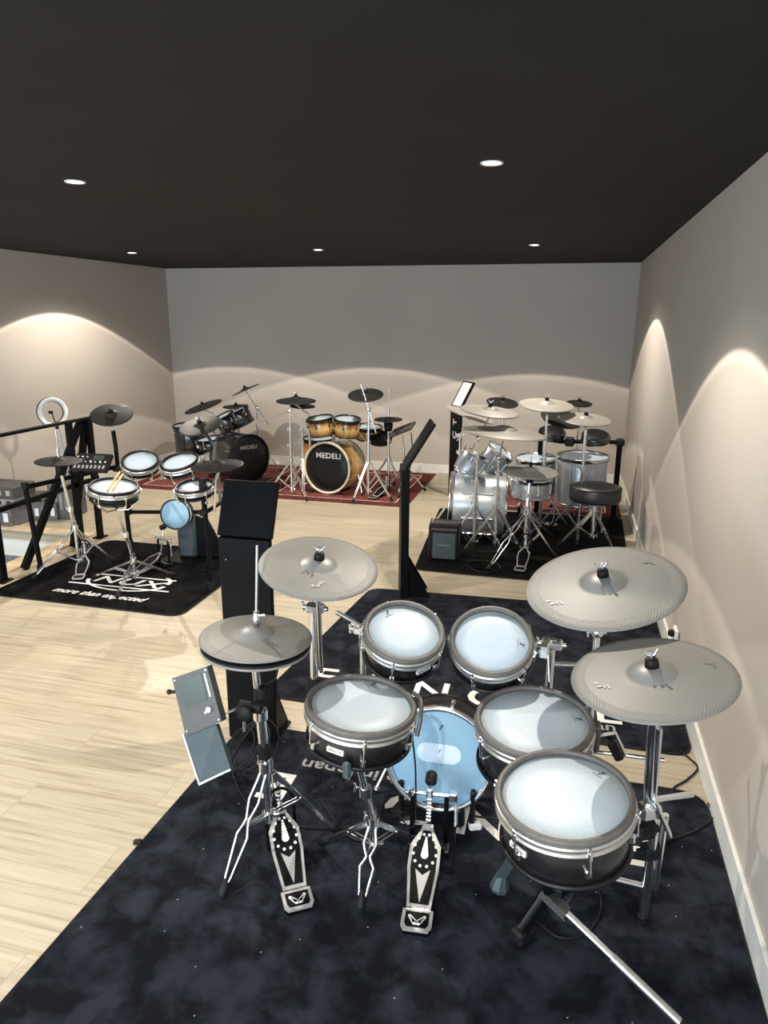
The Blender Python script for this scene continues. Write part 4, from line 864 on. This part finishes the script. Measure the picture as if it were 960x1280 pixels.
MB().tube([(0, 0, -.03), (0, -.05, -.16)], .014, 8).obj('mount', 'rubber', t)
# ---------------------------------------------------------------- railing
t = thing('stair_railing', 'black flat bar railing with slanted braces around the stair opening', 'railing', (-3.97, 4.6, 0)); rx = -3.985
MB().bar((rx, 1.6, 1.075), (rx, 5.42, 1.075), .05, .02).obj('handrail', 'black_matt', t, True)
MB().bar((rx, 1.6, .54), (rx, 5.22, .54), .035, .035).obj('mid_rail', 'black_matt', t, True)
for y in (5.28, 5.02, 4.12, 2.2): MB().bar((rx, y, 0), (rx, y, 1.07), .035, .055, (0, 1, 0)).obj('post', 'black_matt', t, True)
for y0, y1 in ((4.37, 5.22), (4.95, 5.28), (3.2, 4.05)): MB().bar((rx-.03, y0, .01), (rx-.03, y1, 1.06), .035, .06, (0, 1, 0)).obj('brace', 'black_matt', t, True)
for y in (5.28, 5.02, 4.12): MB().box((rx, y, .006), (.09, .11, .012), None, .002).obj('foot_plate', 'black_matt', t, True)
# ring light and boxes beyond the opening
rc = aty(66, 515, 6.0); t = thing('ring_light', 'white ring light on a slim tripod by the left wall', 'lamp', (rc.x+.05, rc.y+.05, 0))
n_ = Vector((.85, -.5, .1)).normalized(); R_ = frame(n_)
MB().lathe([(.108, -.012), (.108, .01), (.115, .016), (.138, .016), (.144, .01), (.144, -.012)], rc, n_, 44, loop=True).obj('ring_lamp', 'lens_off', t, True)
MB().lathe([(.103, -.014), (.148, -.014), (.148, -.026), (.103, -.026)], rc, n_, 44, loop=True).obj('ring_back', 'black', t, True)
MB().tube([(rc.x+.05, rc.y+.05, .45), (rc.x+.02, rc.y+.02, rc.z-.12)], .009, 10).tube([(rc.x+.05, rc.y+.05, .05), (rc.x+.05, rc.y+.05, .6)], .013, 10).obj('pole', 'chrome_dull', t, True)
MB().box((rc.x+.02, rc.y+.01, rc.z-.14), (.03, .03, .06), None, .006).tube([(rc.x+.02, rc.y, rc.z-.12), rc+Vector((0, -.02, -.0))], .006, 8).box(rc+Vector((0, -.03, 0)), (.05, .015, .03), None, .004).obj('phone_holder', 'rubber', t, True)
for a in (.3, 2.4, 4.5): MB().tube([(rc.x+.05, rc.y+.05, .42), (rc.x+.05+.26*math.cos(a), rc.y+.05+.26*math.sin(a), .01)], .008, 8).obj('leg', 'black', t, True)
def device(name, label, px, py, y, size, yaw, m, cat, knobs=0, front='logo_dim', zbase=None):
    p = aty(px, py, y); z = p.z if zbase is None else zbase; t = thing(name, label, cat, (p.x, p.y, z), Matrix.Rotation(yaw, 3, 'Z'))
    sx, sy, sz = size; MB().box((0, 0, sz/2), size, None, .006).obj('housing', m, t)
    for k in range(knobs): MB().disc((-sx*.4+sx*.8*k/max(1, knobs-1), -sy*.25, sz+.012), (0, 0, 1), .012, .012, 12).obj('knob', 'chrome', t)
    for k in range(4): MB().box((-sx*.38+sx*.25*k, -sy/2-.002, sz*.5), (sx*.12, .004, sz*.45), None, .001).obj('front_panel_detail', front, t)
    return t, z+sz
t_, z1 = device('storage_case', 'long dark case on the floor at the far left under another box', 10, 662, 5.5, (.44, .36, .19), .0, 'carton', 'case', front='paper', zbase=0)
t_, z2 = device('mixer', 'silver mixer with knobs stacked on the dark case at far left', 10, 640, 5.5, (.42, .32, .08), .05, 'chrome_dull', 'mixer', 8, 'ink', zbase=z1)
t_, z3 = device('amplifier', 'flat grey amplifier on top of the pile at far left', 10, 620, 5.5, (.38, .32, .11), .04, 'module', 'amplifier', 0, 'chrome', zbase=z2)
t_, z4 = device('storage_case', 'small dark case on the floor behind the hi-hat stand', 62, 660, 5.75, (.3, .3, .17), .3, 'carton', 'case', 3, 'paper', zbase=0)
t_, z5 = device('keyboard', 'slim keyboard lying on the small case behind the railing', 66, 640, 5.8, (.34, .22, .05), .3, 'module', 'keyboard', 4, 'white', zbase=z4+.012)
t_, z6 = device('storage_case', 'upright dark case beside the railing corner', 88, 655, 5.85, (.22, .3, .34), .1, 'carton', 'case', 0, 'logo_dim', zbase=0)
# ---------------------------------------------------------------- rear left kit: black
def kit_drum(name, label, px, py, y, n, R, dp, **k): return drum(name, label, aty(px, py, y), n, R, dp, rubber=False, **k)
kA = dict(shell='black_gloss', hoop='black', bhoop='black', lugm='chrome', inner=.012)
kit_drum('floor_tom', 'deep black floor tom at the far left rear corner', 236, 531, 8.05, (0, -.05, 1), .20, .36, lugs=6, **kA)
kit_drum('rack_tom', 'black rack tom tilted on the left rear kit, left of the pair', 279, 519, 7.9, (-.35, -.25, .9), .135, .2, lugs=6, **kA)
kit_drum('rack_tom', 'black rack tom tilted on the left rear kit, right of the pair', 297, 512, 7.9, (-.4, -.2, .9), .13, .19, lugs=6, **kA)
bp_ = aty(312, 573, 7.62)
bd = drum('bass_drum', 'glossy black bass drum of the left rear kit', bp_, (.86, -.5, 0), .285, .42, rubber=False, head='black', lugs=8, **kA)
def head_of(t): return [o for o in t.children if o.name.startswith('drum_head')][0]
MB().text('MEDELI', (0, .13, -.0085), Matrix.Identity(3), .06, .0005, sx=1.2).obj('head_lettering', 'logo_dim', head_of(bd))
kit_drum('snare_drum', 'black snare drum hidden behind the left rear cymbals', 262, 548, 7.75, (-.1, -.1, 1), .16, .12, lugs=6, **kA)
def kit_cym(name, label, px, py, y, wpx, n, m='dark_cym', bell=None, **k):
    c = aty(px, py, y); R = wpx/2*((c-Vector((0, 0, EYE))).dot(FW))/FOC; return c, cymbal(name, label, c, n, R, m=m, bell=bell or m, thick=.008, **k)
def kstand(label, c, n, dx=0, dy=.1, boom=False, sp=.28, y0=.4, **k):
    n = Vector(n).normalized(); b = (c.x+dx, c.y+dy)
    if boom: return stand(label, b, y0, (b[0], b[1], c.z-.22), [y0, y0+2.1, y0+4.2], sp, boom=c-n*.05, tip=(c, n), boomback=.25, **k)
    return stand(label, b, y0, (b[0], b[1], c.z-.1), [y0+.5, y0+2.6, y0+4.7], sp, tip=(c, n), **k)
n = (-.12, -.25, .96); c, _ = kit_cym('crash_cymbal', 'black cymbal leftmost above the black floor tom', 254, 508, 8.0, 49, (-.25, -.2, .95), nut=False); kstand('chrome stand of the leftmost black cymbal at the left rear', c, (-.25, -.2, .95), .05, .15)
c, _ = kit_cym('crash_cymbal', 'highest black cymbal of the left rear kit', 307, 487, 8.1, 38, (-.38, -.1, .9), nut=False); kstand('chrome boom stand under the highest cymbal of the left rear kit', c, (-.38, -.1, .9), .12, .05, True)
c, _ = kit_cym('hi_hat_cymbal', 'small flat black cymbal behind the left rear toms', 295, 508, 8.3, 33, (0, -.05, 1), nut=False); kstand('chrome stand of the small flat cymbal at the left rear', c, (0, 0, 1), 0, .05)
# ---------------------------------------------------------------- rear centre kit: amber
kB = dict(shell='burst', hoop='black_gloss', bhoop='black_gloss', lugm='black_gloss', inner=.012)
bdc = aty(408, 585, 7.38)
bd = drum('bass_drum', 'amber burst bass drum with black front head and white letters', bdc, (-.17, -.98, .05), .292, .42, rubber=False, head='black', lugs=8, shell='burst', hoop='cream', bhoop='cream', lugm='chrome', inner=.022)
MB().text('MEDELI', (0.02, .135, -.0085), Matrix.Identity(3), .085, .0005, sx=1.15).obj('head_lettering', 'logo', head_of(bd))
g = MB()
for s_ in (-1, 1): g.tube([bdc+Vector((s_*.27+.05, .18, -.1)), Vector((bdc.x+s_*.36+.05, bdc.y+.02, .01))], .009, 8)
g.obj('spur', 'chrome', bd, True)
kit_drum('rack_tom', 'amber burst rack tom, left of the two above the bass drum', 399.5, 522, 7.45, (-.1, -.12, 1), .148, .19, lugs=6, **kB)
kit_drum('rack_tom', 'amber burst rack tom, right of the two above the bass drum', 434.5, 523, 7.5, (.1, -.12, 1), .148, .19, lugs=6, **kB)
kit_drum('floor_tom', 'amber burst floor tom half hidden behind the left rear-centre stands', 398, 547, 7.85, (0, -.05, 1), .19, .34, lugs=6, **kB)
kit_drum('snare_drum', 'amber burst snare with black rim right of the rack toms', 461, 533, 7.85, (.05, -.1, 1), .16, .14, lugs=6, **kB)
kit_drum('practice_pad', 'low black pad right of the amber snare', 475, 545, 7.7, (.1, -.3, 1), .14, .06, lugs=0, cat='drum pad', shell='black', hoop='rubber', head='black')
t = thing('tom_holder', 'chrome double tom holder on the amber bass drum', 'tom holder', bdc+Vector((.1, .2, .29)))
MB().tube([bdc+Vector((.1, .2, .27)), bdc+Vector((.1, .2, .47))], .013, 10).tube([bdc+Vector((-.02, .15, .47)), bdc+Vector((.22, .18, .47))], .012, 10).box(bdc+Vector((.1, .2, .47)), (.07, .06, .06), None, .01).obj('bracket', 'chrome', t, True)
c, _ = kit_cym('crash_cymbal', 'upper black cymbal left of the amber kit', 370, 501, 7.35, 50, (.02, -.06, 1), nut=True, bow=.14); n = (.02, -.06, 1)
kstand('chrome cymbal stand left of the amber kit, rear one', c, n, .03, .08, joints=(.3, .6))
c2_, _ = kit_cym('splash_cymbal', 'smaller black cymbal just under the one left of the amber kit', 378, 507.5, 7.55, 32, (.05, -.05, 1), nut=False, topper=False)
kstand('slim chrome stand of the smaller cymbal beside the amber toms', c2_, (0, 0, 1), .05, .08)
p = aty(362, 514, 7.15)
stand('chrome boom stand with its long arm pointing left before the amber kit', (p.x, p.y), .42, (p.x, p.y, p.z), [3.9, 5.6, 1.6], .33, joints=(.3, .65), boom=aty(322, 527, 7.3), boomback=.03)
c, _ = kit_cym('crash_cymbal', 'black cymbal high above the right of the amber toms', 457, 493.5, 7.45, 45, (.02, -.28, .96), nut=True)
p = aty(461, 512, 7.3); stand('tall chrome boom stand in front of the amber snare', (p.x, p.y-.02), .44, (p.x, p.y, p.z), [4.4, 6.0, 1.9], .3, joints=(.35, .7), boom=aty(470, 541, 7.3), boomback=.28, tip=None)
cc, _ = kit_cym('hi_hat_cymbal', 'flat black hi-hat cymbal with a tall thin rod right of the amber kit', 485.5, 524, 7.6, 36, (0, -.04, 1), nut=False, topper=False)
t = stand('chrome hi-hat stand right of the amber kit', (cc.x, cc.y+.02), .42, (cc.x, cc.y, cc.z-.06), [3.9, 5.6, 1.6], .33, name='hi_hat_stand', cat='hi-hat stand')
MB().tube([cc-Vector((0, 0, .1)), cc+Vector((0, 0, .36))], .004, 6).obj('pull_rod', 'chrome', t, True); MB().tube([cc+Vector((0, 0, .03)), cc+Vector((0, 0, .09))], .014, 10).tube([cc+Vector((-.03, 0, .10)), cc+Vector((.03, 0, .10))], .007, 8).obj('clutch', 'chrome', t, True)
MB().lathe([(.0005, 0), (.04, .0), (.05, .05), (.05, .09), (.0005, .09)], cc-Vector((0, 0, .13)), seg=18).obj('controller_cup', 'rubber', t, True)
pedal('hi_hat_pedal', 'dark hi-hat pedal on the red rug right of the amber kit', (cc.x-.1, cc.y-.35), 1.3, L=.26, rise=.08, hat=True, fancy=False)
mp_ = aty(503, 537, 7.6); R_ = frame((-.45, -.25, .85), (1, -.3, .5))
t = thing('sound_module', 'dark slanted drum module on a stand right of the amber kit', 'drum module', mp_, R_)
MB().box((0, 0, 0), (.30, .16, .035), None, .008).obj('housing', 'module', t)
for k in range(3): MB().box((-.08+.08*k, .03, .021), (.06, .06, .004), None, .002).obj('key_pad', 'black', t)
stand('slim stand carrying the slanted drum module', (mp_.x+.02, mp_.y+.04), .35, (mp_.x, mp_.y, mp_.z-.05), [.5, 2.6, 4.7], .25, mt='chrome', name='module_stand', cat='stand', r=.011)
cable('black cable hanging from the slanted drum module', [mp_+Vector((.1, 0, -.03)), mp_+Vector((.12, -.02, -.3)), mp_+Vector((.05, -.04, -.6)), mp_+Vector((.02, -.06, -mp_.z+.02))], .006)
# ---------------------------------------------------------------- right kit: silver
kC = dict(shell='silver', hoop='chrome', bhoop='chrome', lugm='chrome', inner=.012, bhoop_=None); kC.pop('bhoop_')
bc = at(598, 630, .28); ax = Vector((-.98, -.12, .02)).normalized()
bd = drum('bass_drum', 'large silver bass drum lying side on in the right kit', bc+ax*.26, ax, .285, .50, rubber=False, head='white', lugs=8, rod=False, **kC)
kit_drum('floor_tom', 'deep silver floor tom with white head beside the throne', 729, 569.5, 6.8, (0, -.03, 1), .235, .44, lugs=8, rod=False, **kC)
kit_drum('floor_tom', 'silver floor tom with white head partly hidden, left of the deep one', 670, 572, 6.95, (-.03, -.05, 1), .2, .36, lugs=8, rod=False, **kC)
kit_drum('rack_tom', 'silver rack tom steeply tilted above the silver bass drum, left one', 597, 566, 6.2, (.45, .2, .85), .13, .20, lugs=6, rod=False, **kC)
kit_drum('rack_tom', 'silver rack tom steeply tilted above the silver bass drum, right one', 627, 563, 6.5, (.6, .0, .78), .14, .22, lugs=6, rod=False, **kC)
kit_drum('snare_drum', 'silver snare drum under the right kit hi-hat', 665, 596, 6.15, (.03, -.06, 1), .18, .16, lugs=8, rod=False, **kC)
for fx, fy in ((715, 575), ): pass
ft = aty(729, 569.5, 6.8)
for k, a in enumerate((3.6, 5.6, 1.6)):
    tt = [o for o in bpy.data.objects if o.get('label', '').startswith('deep silver floor tom')][0]; d = Vector((math.cos(a), math.sin(a), 0))
    MB().tube([Vector((ft.x, ft.y, .5))+d*.25, Vector((ft.x, ft.y, .10))+d*.25, Vector((ft.x, ft.y, .01))+d*.28], .007, 8).obj('leg', 'chrome', tt, True)
S = 'cym_pale'
cymC = [('ride_cymbal', 'large pale grey cymbal at the top centre of the right kit', 683, 506, 6.42, 68, (.06, -.13, .99), S, True),
        ('crash_cymbal', 'pale grey cymbal in front of the totem on the right kit', 612, 514, 5.8, 74, (.12, -.06, .99), S, True),
        ('crash_cymbal', 'pale cymbal tilted down at the far left of the right kit', 588, 518, 6.1, 66, (.30, .02, .95), S, True),
        ('china_cymbal', 'wide pale cymbal low over the silver rack toms', 630, 541, 5.65, 107, (.08, .02, .995), S, False),
        ('crash_cymbal', 'pale grey cymbal at the right end of the right kit', 732, 524, 6.34, 63, (.05, -.13, .99), S, True),
        ('splash_cymbal', 'small black cymbal behind the left pale cymbals of the right kit', 628, 503, 7.1, 40, (.12, -.2, .97), 'dark_cym', True),
        ('splash_cymbal', 'small black cymbal at the rear right of the right kit', 724, 504, 7.2, 32, (.05, -.15, .98), 'dark_cym', True),
        ('hi_hat_cymbal', 'pale hi-hat cymbal with tall rod over the silver snare', 663, 589.5, 5.75, 70, (.03, -.05, 1), 'cym', False),
        ('crash_cymbal', 'black cymbal half under the right end pale cymbal', 702, 523, 6.75, 52, (.2, -.3, .93), 'dark_cym', False)]
PC = []
for nm, lb, px, py, y, wp, n, m_, nut in cymC:
    c, _ = kit_cym(nm, lb, px, py, y, wp, n, m=m_, nut=nut, topper=nut, bow=.08); PC.append((c, n))
for i, lb, px, py, sp, bo in ((1, 'thick chrome stand behind the silver kick drum supporting the left pale cymbal', 592, 690, .3, False), (0, 'tall chrome stand under the large top cymbal of the right kit', 690, 640, .3, False),
                     (2, 'chrome boom stand at the left edge of the black mat by the silver bass drum', 571, 665, .26, True), (4, 'chrome stand under the right end cymbal of the right kit', 745, 640, .3, False),
                     (3, 'chrome boom stand with long legs in front of the silver bass drum', 618, 692, .3, True),
                     (5, 'slim stand of the small black cymbal behind the silver toms', 630, 610, .25, False), (6, 'slim stand of the small black cymbal at the rear right', 722, 600, .25, False)):
    c, n = PC[i]; b = at(px, py, 0); n = Vector(n).normalized()
    if i in (0, 4, 5, 6): b = Vector((c.x+.01, c.y+.07, 0))
    if i in (1, 2, 3): stand(lb, (b.x, b.y), .42, (b.x, b.y, c.z-.22), [.7+i, 2.8+i, 4.9+i], sp, boom=c-n*.06, tip=(c, n), boomback=.1, joints=(.35, .7))
    else: stand(lb, (b.x, b.y), .42, (b.x, b.y, c.z-.1), [.5, 2.6, 4.7], sp, tip=(c, n), joints=(.4,))
cc, n = PC[7]
t = stand('wide legged chrome hi-hat stand before the silver snare', (cc.x-.01, cc.y-.05), .40, (cc.x, cc.y, cc.z-.06), [at(610, 716, 0).to_2d().to_tuple(), at(694, 700, 0).to_2d().to_tuple(), (cc.x, cc.y+.3)], .3, name='hi_hat_stand', cat='hi-hat stand', wire=(0,), footr=.016)
MB().tube([cc-Vector((0, 0, .1)), cc+Vector((0, 0, .36))], .0045, 6).obj('pull_rod', 'chrome', t, True); MB().tube([cc+Vector((0, 0, .03)), cc+Vector((0, 0, .08))], .011, 10).obj('clutch', 'rubber', t, True)
MB().lathe([(.0005, 0), (.03, 0), (.035, .04), (.0005, .04)], cc-Vector((0, 0, .09)), seg=16).obj('seat_cup', 'rubber', t, True)
h_ = at(650, 712, 0); pedal('hi_hat_pedal', 'chrome hi-hat footboard on the black mat of the silver kit', (h_.x, h_.y-.1), 1.5, L=.24, rise=.1, hat=True, fancy=False)
sn = aty(665, 596, 6.15); stand('low chrome snare stand hidden behind the silver kit hi-hat', (sn.x, sn.y), .25, (sn.x, sn.y, sn.z-.2), [.6, 2.7, 4.8], .26, name='snare_stand', cat='snare stand', r=.011)
k_ = at(640, 655, 0); pedal('kick_pedal', 'dark kick pedal at the beater side of the silver bass drum', (k_.x+.42, k_.y), PI-.05, L=.28, rise=.09, beater=(0, .36, .28), fancy=False)
for lb, px, py, y, w_ in (('black rectangular drum pad behind the large pale cymbal', 690, 538, 7.1, .26), ('black drum pad under the right end pale cymbal', 745, 543, 7.0, .27)):
    p = aty(px, py, y); t = thing('drum_pad', lb, 'drum pad', p, frame((.05, -.3, 1)))
    MB().lathe([(.0005, 0), (w_/2-.01, 0), (w_/2, -.006), (w_/2, -.06), (.0005, -.07)], seg=32).obj('housing', 'black_gloss', t); MB().lathe([(.0005, .002), (w_/2-.02, .002), (w_/2-.018, -.001)], seg=32).obj('pad_surface', 'rubber', t)
    for a in (0, 2, 4): MB().box((math.cos(a)*w_/2, math.sin(a)*w_/2, -.03), (.02, .02, .04), None, .004).obj('lug', 'chrome', t)
t = thing('drum_rack', 'black rack tube with elbow at the right wall behind the silver kit', 'drum rack', aty(774, 600, 7.1).to_2d().to_3d())
e_ = aty(775, 553, 7.1); MB().tube([(e_.x, e_.y, .02), e_], .026, 14).obj('post', 'black_matt', t, True); MB().box(e_, (.085, .075, .075), None, .018).obj('elbow', 'rubber', t, True)
MB().tube([e_, aty(742, 552, 7.1), aty(700, 552, 7.15), aty(675, 548, 7.15)], .02, 12).obj('crossbar', 'black_matt', t, True)
for px in (712, 738): MB().box(aty(px, 552, 7.1), (.09, .08, .09), None, .015).obj('clamp', 'rubber', t, True)
MB().tube([(e_.x, e_.y, 0), (e_.x, e_.y, .05)], .032, 12).obj('rubber_foot', 'rubber', t, True)
xl = aty(676, 548, 7.15); MB().tube([(xl.x, xl.y, .02), xl], .024, 12).obj('post', 'black_matt', t, True)
# throne
th_ = aty(745, 607, 6.1); th_z = th_.z
t = thing('drum_throne', 'round black drum throne with chrome tripod by the right wall', 'stool', (th_.x, th_.y, 0))
MB().lathe([(.0005, th_z+.006), (.15, th_z+.006), (.195, th_z-.002), (.212, th_z-.02), (.214, th_z-.10), (.205, th_z-.125), (.0005, th_z-.127)], seg=48).obj('seat', 'leather', t)
MB().lathe([(.205, th_z-.012), (.2125, th_z-.010), (.2125, th_z-.016)], seg=48, loop=True).obj('piping', 'rubber', t)
MB().tube([(0, 0, .12), (0, 0, th_z-.12)], .014, 14).obj('post', 'chrome', t); MB().box((0, 0, th_z-.14), (.10, .08, .04), None, .006).obj('seat_bracket', 'black', t)
collar(t, Vector((th_.x, th_.y, .36)), .018, 'chrome', .04, ang=3.6, name='leg_hub'); collar(t, Vector((th_.x, th_.y, .12)), .016, 'chrome', .03, False, name='lower_hub')
for a in (3.3, 5.5, 1.4): leg_parts(t, (th_.x, th_.y, .36), (th_.x+.27*math.cos(a), th_.y+.27*math.sin(a), .03), (th_.x, th_.y, .12))
# monitor amp
am = at(553, 703, 0); t = thing('drum_amplifier', 'small black amplifier with knobs on the corner of the black mat', 'amplifier', (am.x, am.y+.12, .008), Matrix.Rotation(.05, 3, 'Z'))
MB().box((0, 0, .15), (.235, .20, .30), None, .012).obj('cabinet', 'black', t); MB().box((0, -.102, .125), (.185, .006, .215), None, .002).obj('grille', 'slate', t)
RA = Matrix((Vector((1, 0, 0)), Vector((0, 0, 1)), Vector((0, -1, 0)))).transposed()
g = MB()
for k in range(11): g.prism([(-.052+.0095*k, -.0035), (-.052+.0095*k+.006, -.0035), (-.052+.0095*k+.006, .0035), (-.052+.0095*k, .0035)], (0, -.1055, .135), RA, .0006)
g.obj('grille_lettering', 'logo_dim', t)
MB().box((0, -.06, .285), (.21, .11, .02), Matrix.Rotation(.5, 3, 'X'), .003).obj('control_panel', 'module', t)
for k in range(7):
    MB().disc((-.085+.028*k, -.075, .30), (0, -.5, .9), .009, .014, 12).obj('knob', 'chrome', t); MB().disc((-.085+.028*k, -.045, .315), (0, -.5, .9), .006, .012, 10).obj('jack', 'chrome_dull', t)
for s_ in (-1, 1): MB().tube([(s_*.122, -.09, .02), (s_*.122, -.09, .28), (s_*.122, .05, .31)], .006, 8).obj('side_guard', 'black', t)
cable('black cable sagging from the small amplifier to the silver kit stands', [(am.x+.1, am.y+.1, .27), (am.x+.25, am.y+.05, .12), at(600, 690, .06), at(640, 686, .1), at(660, 670, .2)], .006)
cable('black cable coiled on the mat before the silver bass drum', [at(580, 705, .014), at(600, 715, .014), at(625, 712, .014), at(615, 702, .014), at(590, 702, .014), at(575, 712, .014)], .006)

# groups of repeated kit pieces
def kit_of(p):
    if p.y < 3.2: return 'front kit'
    if p.x < -1.9 and p.y < 5.7: return 'left kit'
    if p.x > -1.35: return 'silver kit'
    return 'black rear kit' if p.x < -3.2 else 'amber kit'
buckets = {}
for o in list(bpy.data.objects):
    if o.parent is None and o.get('category') and not o.get('group') and o['category'] in ('cymbal', 'cymbal stand', 'drum', 'drumstick'):
        buckets.setdefault((o['category'], kit_of(o.matrix_world.translation if o.type == 'EMPTY' else o.location)), []).append(o)
for (c_, k_), os_ in buckets.items():
    if len(os_) > 1:
        for o in os_: o['group'] = '%ss of the %s' % (c_, k_)
